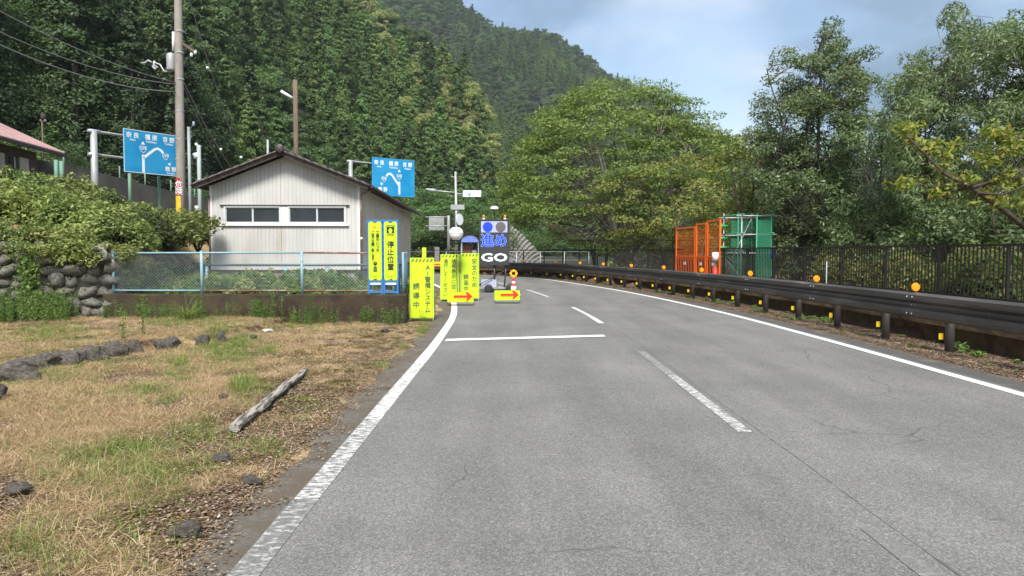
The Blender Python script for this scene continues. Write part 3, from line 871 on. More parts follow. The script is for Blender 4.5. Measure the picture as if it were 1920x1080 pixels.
M_ORBAR = mat('orange_barrier_plastic', (.88, .16, .015), .45, var=(.80, .13, .012), vscale=3)
M_GREENNET = mat('green_scaffold_steel', (.03, .30, .16), .5)
M_STONE = mat('wall_boulder', (.085, .080, .070), .9, var=(.20, .19, .165), vscale=4.5, bump=.8, bscale=14, var2=(.05, .062, .03), v2scale=3, v2lo=.52, v2hi=.66)
M_MORTAR = mat('dark_wall_joints', (.028, .028, .022), .95, var=(.05, .052, .035), vscale=8, bump=.8, bscale=30)
M_DSTONE = mat('dark_field_stone', (.045, .038, .034), .9, var=(.13, .115, .10), vscale=6, bump=.9, bscale=22, var2=(.17, .15, .10), v2scale=5, v2lo=.58, v2hi=.68)
M_PALESTONE = mat('pale_stone', (.55, .54, .50), .9, var=(.40, .38, .34), vscale=9, bump=.5, bscale=30)
M_LOG = mat('weathered_driftwood', (.34, .31, .275), .9, var=(.06, .05, .042), vscale=30, bump=1.0, bscale=60, stretch=(.10, 1, 1), lo=.46, hi=.58)
M_PINK = mat('pink_metal_roof', (.33, .215, .21), .5, var=(.40, .27, .26), vscale=2)
M_HOUSEWALL = mat('pale_house_wall', (.42, .42, .38), .8, var=(.36, .36, .32), vscale=2)
M_DARKWOOD = mat('dark_wall_boards', (.045, .035, .03), .7)
M_GRNPOST = mat('green_post', (.12, .24, .17), .6)

# ------------------------------------------------------------------ long white building behind the fence
hb = empty('building', (-8.93, 22.0, 0.45), R(2.0), 'long cream ribbed-metal building with brown tiled roof and two sliding windows', 'building')
HW, HD, ZS, ZE, ZR = 4.38, 15.0, .60, 3.12, 3.98           # width, depth, siding foot, eave and ridge heights
def gable_top(x): return ZE - .02 + (ZR - ZE)*(1 - abs(x - HW/2)/(HW/2)) + .0
def ribbed(mb, pts_fn, L_, top_fn, z0, pitch=.115, groove=.018, dep=.010, holes=()):
    """a ribbed sheet from 0 to L_; pts_fn(t, d) gives (x, y) with d the depth; holes = (t0, t1, z0, z1)"""
    xs = []
    n = int(L_/pitch)
    for i in range(n):
        a = i*L_/n
        xs += [(a, 0), (a + L_/n - groove, 0), (a + L_/n - groove*.8, dep), (a + L_/n - groove*.2, dep)]
    xs.append((L_, 0))
    for h in holes:
        xs += [(h[0], 0), (h[1], 0)]
    xs.sort()
    for (a, da), (b, db) in zip(xs, xs[1:]):
        if b - a < 1e-5: continue
        m_ = (a+b)/2
        cuts = [(z0, None)]
        hh = [h for h in holes if h[0] <= m_ <= h[1]]
        def q(za, zb):
            i = len(mb.v)
            ta = zb if zb is not None else top_fn(a); tb = zb if zb is not None else top_fn(b)
            xa, ya = pts_fn(a, da); xb, yb = pts_fn(b, db)
            mb.v += [(xa, ya, za), (xb, yb, za), (xb, yb, tb), (xa, ya, ta)]
            mb.face((i, i+1, i+2, i+3))
        if hh:
            q(z0, hh[0][2]); q(hh[0][3], None)
        else: q(z0, None)
WIN = [(.395, 2.065), (2.265, 3.985)]
WZ0, WZ1 = 1.97, 2.51
mb = MB(); ribbed(mb, lambda t, d: (t, d), HW, gable_top, ZS, holes=[(a, b, WZ0, WZ1) for a, b in WIN]); mb.build('front_wall', M_WHITE, hb)
mb = MB(); ribbed(mb, lambda t, d: (HW - d, t), HD, lambda t: ZE-.02, ZS, pitch=.2); mb.build('side_wall', mat('beige_side_siding', (.56, .52, .45), .6, var=(.48, .44, .38), vscale=1.0, var2=(.36, .32, .26), v2scale=1.6, v2lo=.56, v2hi=.78), hb)
mb = MB(); mb.box(0.01, .05, .05, HD, ZS, ZE-.02); mb.box(.05, HW-.05, HD-.05, HD, ZS, ZE-.02); mb.build('rear_walls', M_WHITE, hb)
mb = MB(); mb.box(.03, HW-.03, .04, HD-.03, -.5, ZS-.03); mb.build('foundation', M_CONC, hb)
mb = MB(); mb.box(-.015, HW+.015, -.018, .03, ZS-.035, ZS+.012); mb.box(HW-.03, HW+.018, .032, HD, ZS-.035, ZS+.012); mb.build('base_trim', M_SOFFIT, hb)
for a, b in WIN:                                            # sliding windows
    mb = MB(); t_ = .045
    mb.box(a-.0, a+t_, -.035, .05, WZ0, WZ1); mb.box(b-t_, b, -.035, .05, WZ0, WZ1)
    mb.box(a+t_, b-t_, -.035, .05, WZ1-t_, WZ1); mb.box(a+t_, b-t_, -.04, .05, WZ0, WZ0+t_)
    wf = mb.build('window', M_ALU, hb)
    m_ = (a+b)/2
    for k, (p, q) in enumerate(((a+t_, m_), (m_, b-t_))):
        yy = .012 + .02*k
        mb = MB(); s_ = .022
        mb.box(p, p+s_, yy-.012, yy+.012, WZ0+t_, WZ1-t_); mb.box(q-s_, q, yy-.012, yy+.012, WZ0+t_, WZ1-t_)
        mb.box(p+s_, q-s_, yy-.012, yy+.012, WZ0+t_, WZ0+t_+s_); mb.box(p+s_, q-s_, yy-.012, yy+.012, WZ1-t_-s_, WZ1-t_)
        mb.build('sash', M_ALU, wf)
        MB().box(p+s_, q-s_, yy-.003, yy+.003, WZ0+t_+s_, WZ1-t_-s_).build('pane', M_GLASS, wf)
MB().box(.30, HW-.31, -.07, -.004, WZ0-.05, WZ0-.002).build('window_sill', M_TRIM, hb)
MB().box(.28, HW-.29, -.06, -.004, WZ1+.003, WZ1+.03).build('window_hood', M_SOFFIT, hb)
MB().box(WIN[0][1]+.003, WIN[1][0]-.003, -.022, .03, WZ0, WZ1).build('window_mullion', M_TRIM, hb)
MB().box(.0, HW, .3, .34, WZ0-.2, WZ1+.2).build('room_backing', M_DARKWOOD, hb)
mb = MB(); mb.box(-.02, .05, -.02, -.002, ZS+.015, ZE-.02); mb.box(HW-.05, HW+.02, -.02, -.002, ZS+.015, ZE-.02); mb.build('corner_trim', M_TRIM, hb)
# the roof: two slopes, underlay, tiles at the verge and the eaves
OH, FO = .38, .48
def slope(sgn, z_off, thick, x_in, x_out, y0, y1, m, name):
    cx = HW/2; k = (ZR-ZE)/(HW/2)
    pts = []
    for x in (x_in, x_out): pts.append((cx+sgn*x, ZR + z_off - k*x))
    poly = [pts[0], pts[1], (pts[1][0], pts[1][1]+thick), (pts[0][0], pts[0][1]+thick)]
    if sgn < 0: poly = poly[::-1]
    MB().prism(poly, y0, y1).build(name, m, hb)
for sg in (-1, 1):
    slope(sg, .03, .045, 0, HW/2+OH-.03, -FO+.03, HD+.5, M_SOFFIT, 'roof_deck')
    slope(sg, .078, .03, 0, HW/2+OH, -FO, HD+.5, M_ROOF, 'roof')
    # barge board along the gable
    slope(sg, -.03, .058, 0.0, HW/2+OH-.06, -FO+.05, -FO+.085, M_SOFFIT, 'barge_board')
def roof_z(x): return ZR + .11 - (ZR-ZE)/(HW/2)*abs(x-HW/2)
mbt = MB().tube([(0, -.03, 0), (0, .27, -.0)], .062, 8).mesh('verge_tile', M_ROOF)
k_ang = math.atan((ZR-ZE)/(HW/2))
def v_tile(L_=.27):
    mb = MB(); prof = []
    for i in range(9):
        a = math.pi*(i/8); prof.append((math.cos(a)*.065, math.sin(a)*.05))
    n = len(prof)
    for x in (0, L_):
        for (y, z) in prof: mb.v.append((x, y, z + (.018 if x else 0)))
    for i in range(n-1): mb.face((i, i+1, n+i+1, n+i), True)
    mb.face(list(range(n))[::-1]); mb.face([n+i for i in range(n)])
    return mb.mesh('verge_tile', M_ROOF)
vt = v_tile()
for sg in (-1, 1):
    nT = 11
    for i in range(nT):
        xx = .02 + (HW/2+OH-.03)/nT*i
        X_ = HW/2 + sg*(xx + .235)
        o = link('verge_tile', vt, hb, (HW/2+sg*(xx+.245), -FO+.04, roof_z(HW/2+sg*(xx+.245))-.015), (0, (k_ang if sg > 0 else k_ang), 0 if sg < 0 else math.pi))
        if sg > 0: o.rotation_euler = (0, k_ang, math.pi); 
        o.rotation_euler = Matrix.Rotation(-k_ang if sg < 0 else k_ang, 3, 'Y').to_euler() if sg < 0 else (Matrix.Rotation(k_ang, 3, 'Y') @ Matrix.Rotation(math.pi, 3, 'Z')).to_euler()
# field tiles as rows of half-round ridges: too many to pick apart
mb = MB()
for sg in (-1, 1):
    for j in range(56):
        y = -FO + .2 + j*.28
        if y > HD+.4: break
        a = Vector((HW/2+sg*.05, y, roof_z(HW/2+sg*.05)+.005)); b = Vector((HW/2+sg*(HW/2+OH+.02), y, roof_z(HW/2+HW/2+OH+.02)+.005))
        mb.tube([a, b], .05, 6)
o = mb.build('tile_rows', M_ROOF, hb); o['kind'] = 'stuff'
MB().tube([(HW/2, -FO-.03, ZR+.15), (HW/2, HD+.5, ZR+.15)], .10, 8).build('ridge_tiles', M_ROOF, hb)
mb = MB(); mb.lathe([(.0, 0), (.12, 0), (.13, .03), (.10, .06), (0, .07)], 12); o = mb.build('ridge_end_tile', M_ROOF, hb, (HW/2, -FO-.03, ZR+.15), (R(90), 0, 0))
# gutter and drainpipe on the right corner
mb = MB(); mb.tube([(HW+OH+.03, -FO+.1, ZE-.07), (HW+OH+.03, HD+.4, ZE-.10)], .045, 8); mb.build('gutter', M_SOFFIT, hb)
mb = MB(); mb.tube([(HW+OH+.0, .02, ZE-.12), (HW+.25, .0, ZE-.18), (HW+.10, -.03, ZE-.24), (HW+.055, -.05, ZE-.36), (HW+.055, -.05, .12)], .036, 8); mb.build('drainpipe', M_PIPEBR, hb)
MB().tube([(HW+.055, -.05, 1.5), (HW+.055, -.05, 1.58)], .046, 8).build('pipe_joint', M_TRIM, hb)
MB().tube([(-.03, -.03, 0), (-.03, -.03, ZE-.3)], .028, 8).build('corner_pipe', M_PIPEBR, hb)

# ------------------------------------------------------------------ low mossy retaining wall
FY = 16.86
mb = MB()
def rough_block(mb, x0, x1, y0, y1, z0, z1, nx, seed, ny=1):
    """wall block whose top and face wander a little"""
    b = len(mb.v)
    prof = [(y0, z0), (y0-.0, (z0+z1)/2), (y0+.02, z1-.03), (y0+.06, z1), (y1, z1), (y1, z0)]
    for i in range(nx+1):
        x = x0 + (x1-x0)*i/nx
        for k, (y, z) in enumerate(prof):
            q = noise.noise(Vector((x*1.7, k*1.3, seed)))*.028
            mb.v.append((x, y + (q if k < 4 else 0), z + (q if k in (2, 3, 4) else 0)))
    n = len(prof)
    for i in range(nx):
        for k in range(n-1):
            a = b+i*n+k; mb.face((a, a+n, a+n+1, a+1))
    mb.face([b+k for k in range(n)]); mb.face([b+nx*n+k for k in range(n)][::-1])
rough_block(mb, -9.35, -2.42, FY, FY+.22, -.15, .635, 80, 1.0)
w_ = mb.build('low_retaining_wall', M_CONC_OLD)
tag(w_, 'low dark mossy concrete wall under the chain-link fence', 'wall')
mb = MB()                                                   # return towards the building along the road
bb = 40
for i in range(bb):
    pass
pA, pB = Vector((-2.53, FY+.221, 0)), Vector((-3.25, 22.6, 0))
mb.bar(pA + Vector((0, 0, .24)), pB + Vector((0, 0, .24)), .22, .76)
tag(mb.build('side_retaining_wall', M_CONC_OLD), 'low concrete wall running back beside the road past the building', 'wall')

# ------------------------------------------------------------------ pale blue chain-link fence
cf = empty('chain_link_fence', (-5.9, FY+.11, .63), 0, 'pale blue chain-link fence with rusty top rail on the low mossy wall', 'fence')
FX0, FX1, FH = -9.15, -2.72, .97
post_x = [-9.15, -7.12, -4.82, -2.72]
for px_ in post_x:
    MB().tube([(px_+5.9, 0, -.05), (px_+5.9, 0, FH+.02)], .033, 10).build('post', M_BLUEPOST, cf)
MB().tube([(FX0+5.9, 0, FH-.03), (-4.82+5.9, 0, FH-.02)], .021, 8).build('top_rail', M_BLUEPOST, cf)
MB().tube([(-4.82+5.9+.03, 0, FH-.02), (FX1+5.9, 0, FH-.035)], .021, 8).build('top_rail', M_RUST, cf)
MB().tube([(FX0+5.9, 0, .085), (-7.1+5.9, 0, .08)], .018, 8).build('bottom_rail', M_BLUEPOST, cf)
MB().tube([(-7.08+5.9, 0, .08), (FX1+5.9, 0, .075)], .018, 8).build('bottom_rail', M_RUST, cf)
def chain(mb, x0, x1, z0, z1, pitch=.075, r_=.0022, y=0.0):
    H_ = z1-z0
    n = int((x1-x0+H_)/pitch)
    for i in range(n):
        for sg in (1, -1):
            a = x0 - (H_ if sg > 0 else 0) + i*pitch; 
            b = a + sg*H_
            if sg < 0: a, b = x0 + i*pitch, x0 + i*pitch - H_
            # clip to x0..x1
            za, zb = z0, z1
            if sg > 0:
                if a < x0: za = z0 + (x0-a); a = x0
                if b > x1: zb = z1 - (b-x1); b = x1
            else:
                if a > x1: za = z0 + (a-x1); a = x1
                if b < x0: zb = z1 - (x0-b); b = x0
            if zb - za > .02: mb.tube([(a, y, za), (b, y, zb)], r_, 3, False)
mb = MB(); chain(mb, FX0+5.9, FX1+5.9, .09, FH-.04); o = mb.build('wire_mesh', M_WIRE, cf, (0, .012, 0)); o['kind'] = 'stuff'
# return panel
cr_ = empty('chain_link_fence', (-2.53, FY+.30, .62), math.atan2(5.2, -.66), 'pale blue chain-link fence running back beside the road past the blue-framed signs', 'fence')
for d_ in (0.05, 1.9, 3.7, 5.2): MB().tube([(d_, 0, -.03), (d_, 0, FH)], .03, 8).build('post', M_BLUEPOST, cr_)
MB().tube([(.05, 0, FH-.03), (5.2, 0, FH-.03)], .021, 8).build('top_rail', M_RUST, cr_)
MB().tube([(.05, 0, .08), (5.2, 0, .08)], .018, 8).build('bottom_rail', M_BLUEPOST, cr_)
mb = MB(); chain(mb, .05, 5.2, .09, FH-.04, .09, .003); o = mb.build('wire_mesh', M_WIRE, cr_, (0, .012, 0)); o['kind'] = 'stuff'
# low pipe rail in front of the building
lr = empty('pipe_rail', (-6.3, 20.6, .45), 0, 'low blue-grey pipe rail among the weeds before the building', 'railing')
for x in (-2.2, 0, 1.15, 2.9): MB().tube([(x, 0, 0), (x, 0, .74)], .045, 8).build('post', M_BLUEPOST, lr)
MB().tube([(-2.3, 0, .78), (3.0, 0, .78)], .035, 8).build('rail', mat('slate_blue_pipe', (.07, .12, .15), .5), lr)

# ------------------------------------------------------------------ boulder wall on the left
sw = empty('boulder_wall', (WALL_B[0], WALL_B[1], 0), math.atan2(WALL_A[1]-WALL_B[1], WALL_A[0]-WALL_B[0]), 'old retaining wall of rounded boulders below the shrub bank', 'wall')
WL = math.hypot(WALL_A[0]-WALL_B[0], WALL_A[1]-WALL_B[1])
def rock_mesh(name, seed, sub=2, m=None, sq=(1, 1, 1), amp=.22):
    import bmesh
    bm = bmesh.new(); bmesh.ops.create_icosphere(bm, subdivisions=sub, radius=1)
    for v in bm.verts:
        n_ = noise.noise(v.co*1.3 + Vector((seed*3.1, 0, 0)))*amp*1.6 + noise.noise(v.co*3.1 + Vector((seed, 5, 0)))*amp*.5
        v.co = v.co*(1+n_); v.co = Vector((v.co.x*sq[0], v.co.y*sq[1], v.co.z*sq[2]))
    me = bpy.data.meshes.new(name); bm.to_mesh(me); bm.free()
    me.materials.append(m); me.polygons.foreach_set('use_smooth', [True]*len(me.polygons)); return me
rocks = [rock_mesh('stone', k, 2, M_STONE, (1, .8, .86), .32) for k in range(7)]
r = np.random.default_rng(21)
nst = 0
z = .02; row = 0
while z < 1.62:
    hrow = r.uniform(.24, .33)
    x = -.1 + r.uniform(-.15, .1)
    while x < WL:
        wd = r.uniform(.26, .52)
        o = link('stone', rocks[int(r.integers(0, 7))], sw, (x+wd/2, (z-.8)*.0 - .04 + r.uniform(-.05, .04), z+hrow/2+r.uniform(-.05, .05)), (r.uniform(-.4, .4), r.uniform(-.5, .5), r.uniform(-.3, .3)),
                 (wd*.58, .24, hrow*r.uniform(.62, .76)))
        nst += 1; x += wd*.97
    z += hrow*.93; row += 1
print('wall stones', nst)
MB().box(-.12, WL, -.42, .02, -.3, 1.6).build('wall_core', M_MORTAR, sw)
# pale pipes lying at the wall's end
tp = empty('pipe_handrail', (-9.4, 16.75, 1.62), 0, 'two grey pipes bent down at the right end of the boulder wall', 'pipe')
MB().tube([(-.55, 0, .06), (.05, 0, .06), (.14, 0, .03), (.2, 0, -.06), (.2, 0, -.2)], .055, 10).build('pipe', M_CONC, tp)
MB().tube([(-.55, -.06, -.07), (.0, -.06, -.07), (.12, -.04, -.12)], .045, 10).build('pipe', M_CONC, tp)

# ------------------------------------------------------------------ field stones, log
r = np.random.default_rng(33)
drock = [rock_mesh('edging_stone', 20+k, 3, M_DSTONE, (1, .7, .75), .50) for k in range(5)]
row_px = [(-75, 760, .8), (12, 712, .8), (72, 690, .55), (118, 684, .60), (168, 675, .50), (210, 668, .45), (250, 662, .30), (312, 654, .42), (380, 646, .26), (415, 641, .2)]
LBL = ['outermost', 'large pale-faced', 'squarish', 'long flat-topped', 'wedge-shaped', 'rounded', 'small pointed', 'single low', 'half-buried', 'last tiny']
for k, (px, py, wd) in enumerate(row_px):
    g = G(px, py)
    o = link('edging_stone', drock[k % 5], None, (g.x, g.y, .06), (r.uniform(-.1, .1), r.uniform(-.1, .1), r.uniform(.3, .7)), (wd*.42, wd*.30, .15+.07*min(1, wd)))
    tag(o, LBL[k] + ' dark stone in the row edging the dry grass, number %s from the left' % (['one', 'two', 'three', 'four', 'five', 'six', 'seven', 'eight', 'nine', 'ten'][k]), 'stone', 'stones edging the little terrace')
loose = [(417, 866, .19, 'dark stone lying in the bare soil nearest the road line', M_DSTONE), (722, 622, .20, 'grey stone near the foot of the yellow sign', M_DSTONE),
         (502, 623, .2, 'whitish broken stone in the dry grass by the low wall', M_PALESTONE), (348, 1003, .2, 'moss-covered stone low in the foreground', M_DSTONE),
         (418, 748, .15, 'dark stone in the grass left of the driftwood', M_DSTONE), (38, 925, .2, 'flat grey stone in the grass at far left foreground', M_DSTONE),
         (60, 652, .25, 'flat stone above the row of edging stones', M_DSTONE), (470, 908, .16, 'dark flat stone at the edge of the bare soil', M_DSTONE), (475, 634, .17, 'small dark stone beside the whitish one', M_DSTONE)]
for k, (px, py, wd, lb, m_) in enumerate(loose):
    g = G(px, py); rk = rock_mesh('field_stone', 40+k, 3, m_, (1, .8, .55), .35)
    o = link('field_stone', rk, None, (g.x, g.y, .03), (0, 0, r.uniform(0, 3)), (wd*.48, wd*.42, wd*.36)); tag(o, lb, 'stone', 'loose stones in the field')
a, b = G(440, 812), G(576, 694)
lg = MB(); d_ = b-a; n = 28
L_ = d_.length; nseg = 14
rings = []
for i in range(n+1):
    t = i/n; c = Vector((t*L_, -.03*math.sin(t*3)+.03*noise.noise(Vector((t*6, 0, 0))), .05+.02*math.sin(t*4)))
    b0 = len(lg.v)
    for k in range(nseg):
        a_ = 2*math.pi*k/nseg
        rr = (.046-.014*t)*(1 + .28*noise.noise(Vector((t*5.0, math.cos(a_)*1.6, math.sin(a_)*1.6))) + .28*noise.noise(Vector((t*1.5, math.cos(a_)*5, math.sin(a_)*5))))
        if t > .93: rr *= 1-(t-.93)*8
        lg.v.append((c.x, c.y + rr*1.25*math.cos(a_), c.z + rr*.8*math.sin(a_)))
    rings.append(b0)
for i in range(n):
    for k in range(nseg): lg.face((rings[i]+k, rings[i]+(k+1) % nseg, rings[i+1]+(k+1) % nseg, rings[i+1]+k), False)
lg.face([rings[0]+k for k in range(nseg)][::-1]); lg.face([rings[-1]+k for k in range(nseg)])
o = lg.build('driftwood_log', M_LOG, None, (a.x, a.y, -.005), (0, 0, math.atan2(d_.y, d_.x))); tag(o, 'long weathered grey piece of driftwood lying in the dry grass', 'log')

# ------------------------------------------------------------------ guardrail
s_lo, s_hi = s_of_Y(-2), SMAX-14
gr = empty('guardrail', tuple(at_s(s_of_Y(10), 1.42, 0)), 0, 'dark brown corrugated guardrail with orange discs curving along the right side', 'guardrail')
bpy.context.view_layer.update()
GO = Vector(gr.location)
prof = [(-.005, .725), (.03, .70), (.055, .665), (.045, .62), (.0, .575), (-.012, .548), (.0, .52), (.045, .475), (.055, .43), (.03, .395), (-.005, .37)]
GOFF = 1.30
prof = [(.0, .89), (.03, .885), (.078, .852), (.085, .80), (.078, .765), (.0, .705), (-.005, .672), (.0, .64), (.078, .60), (.085, .55), (.078, .50), (.03, .462), (.0, .455)]
def zz_(z): return .455 + (z-.37)/.355*.435
s0 = s_of_Y(9.95); pitch = 2.0
ks = range(-4, int((s_hi-s0)/4)+1)
for k in ks:
    a = s0 + 2.85 + 4*k
    if a < 0: continue
    mb = MB(); ss = np.linspace(a, a+4.0+.12, 9)
    n = len(prof)
    for i, s_ in enumerate(ss):
        e_ = .004 if i == 8 else 0
        for (o_, z_) in prof:
            p = at_s(s_, GOFF - o_ + e_, z_) - GO; mb.v.append(tuple(p))
    for i in range(8):
        for q in range(n-1): mb.face((i*n+q, i*n+q+1, (i+1)*n+q+1, (i+1)*n+q), False)
    me = mb.mesh('beam_panel', M_BROWNRAIL)
    o = link('beam_panel', me, gr)
    sm = o.modifiers.new('thick', 'SOLIDIFY'); sm.thickness = .005; sm.offset = -1
postm = MB().tube([(0, 0, -.25), (0, 0, .84)], .07, 14).mesh('post', M_BROWNRAIL)
discm = MB().lathe([(.0, -.012), (.052, -.012), (.056, 0), (.05, .012), (0, .014)], 24, sm=False).mesh('orange_disc', M_ORANGE)
stalk = MB().box(-.012, .012, -.004, .004, -.10, .0).mesh('disc_bracket', M_BROWNRAIL)
tagm = MB().box(-.035, .035, -.004, .004, -.05, .05).mesh('yellow_marker', M_YREF)
boltm = MB().lathe([(0, 0), (.017, 0), (.015, .010), (0, .012)], 6).mesh('bolt', M_BOLT)
i = 0
s_ = s0 - 8
while s_ < s_hi:
    if s_ > 0:
        p = at_s(s_, GOFF+.085, 0) - GO
        link('post', postm, gr, p)
        if s_ < s0 + 40:
            p = at_s(s_ - .02, GOFF-.07, .23) - GO
            link('yellow_marker', tagm, gr, p, (0, 0, ang_s(s_)-R(90)))
    s_ += pitch; i += 1
for k in ks:
    a = s0 + 2.90 + 4*k
    if 0 < a < s_hi:
        an = ang_s(a)
        link('orange_disc', discm, gr, at_s(a, GOFF+.01, .985)-GO, (R(90), 0, an-R(90)), (1.35, 1.35, 1.35) )
        link('disc_bracket', stalk, gr, at_s(a, GOFF+.03, .985)-GO, (0, 0, an-R(90)))
        if a < s0+34:
            for da, zz in ((-.08, .665), (.08, .665), (-.08, .43), (.08, .43), (-.04, .548), (.09, .548)):
                link('bolt', boltm, gr, at_s(a+da, GOFF-.092 if zz != .548 else GOFF+.0, zz_(zz))-GO, (0, R(-90), an-R(90)))
            link('bolt', boltm, gr, at_s(a+2.0, GOFF+.01, zz_(.548))-GO, (0, R(-90), an-R(90)))

# kerb beam behind the guardrail and the walkway edge
sweepk = []
mb = MB(); ss = np.arange(0, SMAX-8, .3)
for i, s_ in enumerate(ss):
    q = noise.noise(Vector((s_*.8, 0, 3)))*.05; q2 = noise.noise(Vector((s_*2.3, 4, 3)))*.03
    for (o_, z_) in ((2.16, -.3), (2.14+q*.5, .24), (1.98+q, .27), (1.99+q2, .41+q2), (2.10, .47+q2), (2.44, .475)): mb.v.append(tuple(at_s(s_, o_, z_)))
for i in range(len(ss)-1):
    for q in range(5): mb.face((i*6+q, i*6+q+1, (i+1)*6+q+1, (i+1)*6+q))
tag(mb.build('concrete_kerb', mat('moss_brown_kerb', (.060, .036, .020), .95, var=(.14, .095, .055), vscale=5, bump=.9, bscale=35, var2=(.08, .075, .02), v2scale=2.2, v2lo=.5, v2hi=.65)), kind='structure')

# ------------------------------------------------------------------ dark railing along the walkway
rl = empty('picket_fence', tuple(at_s(s_of_Y(12), 2.9, .42)), 0, 'dark brown picket fence along the river side behind the guardrail', 'fence')
RO = Vector(rl.location); ROFF = 2.85
ZT, ZB = 1.72, .78
f_s0 = s_of_Y(12.75)
gap0, gap1 = s_of_Y(27.3), s_of_Y(31.6)
picket = MB().box(-.010, .010, -.010, .010, ZB, ZT).mesh('picket', M_FENCEB)
fpost = MB().box(-.027, .027, -.025, .025, .36, ZT+.012).mesh('post', M_FENCEB)
rest = MB(); npk = 0
k = -4
while True:
    a = f_s0 + 2.0*k; k += 1
    if a < 0: continue
    if a > SMAX-10: break
    if gap0 < a < gap1-1.0: continue
    an = ang_s(a)
    link('post', fpost, rl, at_s(a, ROFF, 0)-RO, (0, 0, an-R(90)))
    e1 = min(a+2.0, SMAX-9)
    if a < gap0 < e1: e1 = gap0
    for zz, hh in ((ZT, .045), (ZB-.02, .035)):
        mb = MB(); mb.bar(at_s(a, ROFF, zz)-RO, at_s(e1, ROFF, zz)-RO, .05, hh); mb.build('rail', M_FENCEB, rl)
    m_ = 17
    for i in range(1, m_):
        s2 = a + 2.0*i/m_
        if s2 > e1: break
        if a < s_of_Y(33) and a > s_of_Y(5) and npk < 296:
            link('picket', picket, rl, at_s(s2, ROFF, 0)-RO, (0, 0, an-R(90))); npk += 1
        else:
            p = at_s(s2, ROFF, 0)-RO; rest.box(p.x-.009, p.x+.009, p.y-.009, p.y+.009, ZB-RO.z, ZT-RO.z)
for ch in [o for o in C.objects if o.parent == rl]:
    if ch.name.split('.')[0] in ('post', 'picket'): ch.location.z = -RO.z
o = rest.build('far_pickets', M_FENCEB, rl); o['kind'] = 'stuff'
print('pickets', npk)
# ------------------------------------------------------------------ yellow board signs
def quadface(pts, m, name, parent, thick=.0):
    mb = MB(); mb.v = [tuple(p) for p in pts]; mb.face(list(range(len(pts)))); return mb.build(name, m, parent)
def stripes(parent, w_, ztop, n, m, y=-.021, h=.075, name='hazard_stripes'):
    mb = MB(); p = w_/n
    for i in range(n):
        x = -w_/2 + i*p; b = len(mb.v)
        mb.v += [(x+.10*p, y, ztop-h), (x+.52*p, y, ztop-h), (x+.95*p, y, ztop), (x+.53*p, y, ztop)]; mb.face((b, b+1, b+2, b+3))
    return mb.build(name, m, parent)
def yellow_sign(loc, rz, w_, h_, z0, label, n=6, tilt=-.06):
    e = empty('board_sign', loc, rz, label, 'sign', 'fluorescent yellow board signs')
    e.rotation_euler = (tilt, 0, rz)
    MB().box(-w_/2, w_/2, -.016, .0, z0, z0+h_).build('panel', M_YEL, e)
    mb = MB()
    for x in (-w_/2+.02, w_/2-.02): mb.box(x-.012, x+.012, .001, .024, 0.0, z0+h_)
    mb.box(-w_/2, w_/2, .001, .022, z0+.1, z0+.124); mb.box(-w_/2, w_/2, .001, .022, z0+h_-.03, z0+h_-.006)
    mb.build('frame', M_GALV, e)
    mb = MB()
    for x in (-w_/2+.03, w_/2-.03): mb.bar((x, .03, z0+h_*.8), (x, .48, -.0), .02)
    mb.build('rear_leg', M_GALV, e)
    t_ = .008; mb = MB(); a = .022
    for (x0, x1, za, zb) in ((-w_/2+a, w_/2-a, z0+a, z0+a+t_), (-w_/2+a, -w_/2+a+t_, z0+a, z0+h_-a), (w_/2-a-t_, w_/2-a, z0+a, z0+h_-a)): mb.box(x0, x1, -.0195, -.0165, za, zb)
    mb.build('border_line', M_YTEXT, e)
    stripes(e, w_-.05, z0+h_-.025, n, M_YTEXT)
    return e
A = P(791, 597, 17.35)
sA = yellow_sign((A.x, 17.35, 0.0), R(-2), .57, 1.42, .04, 'large yellow board sign with dark vertical writing standing nearest the low wall corner', 6)
vtext('lettering', 'AI警備システム', .145, M_YTEXT, sA, (.14, -.022, 1.30), spacing=.99, bold=.0035)
vtext('lettering', '誘導中', .165, M_YTEXT, sA, (-.13, -.022, .86), spacing=1.32, bold=.0035)
MB().box(.0, .095, .003, .016, 1.47, 1.70).build('top_plate', M_YEL, sA)
text('plate_lettering', '止', .06, M_YTEXT, sA, (.047, .0015, 1.61))
b1 = P(843, 562, 24.0)
sB = yellow_sign((b1.x, 24.0, 0), R(-4), .62, 1.47, .05, 'yellow board sign standing left behind the white balloon lamp stand', 5, -.09)
vtext('lettering', '信号表示に従い', .165, M_YTEXT, sB, (.13, -.022, 1.36), spacing=1.0, bold=.003)
vtext('lettering', '通行してください', .155, M_YTEXT, sB, (-.14, -.022, 1.36), spacing=1.0, bold=.003)
b2 = P(881, 560, 24.0)
sC = yellow_sign((b2.x, 24.0, 0), R(3), .60, 1.47, .08, 'yellow board sign standing right of the white balloon lamp stand', 5, -.07)
vtext('lettering', '安全のため、', .185, M_YTEXT, sC, (.15, -.022, 1.37), spacing=1.03, bold=.003)
vtext('lettering', '録画中', .18, M_YTEXT, sC, (-.12, -.022, .86), spacing=1.05, bold=.003)
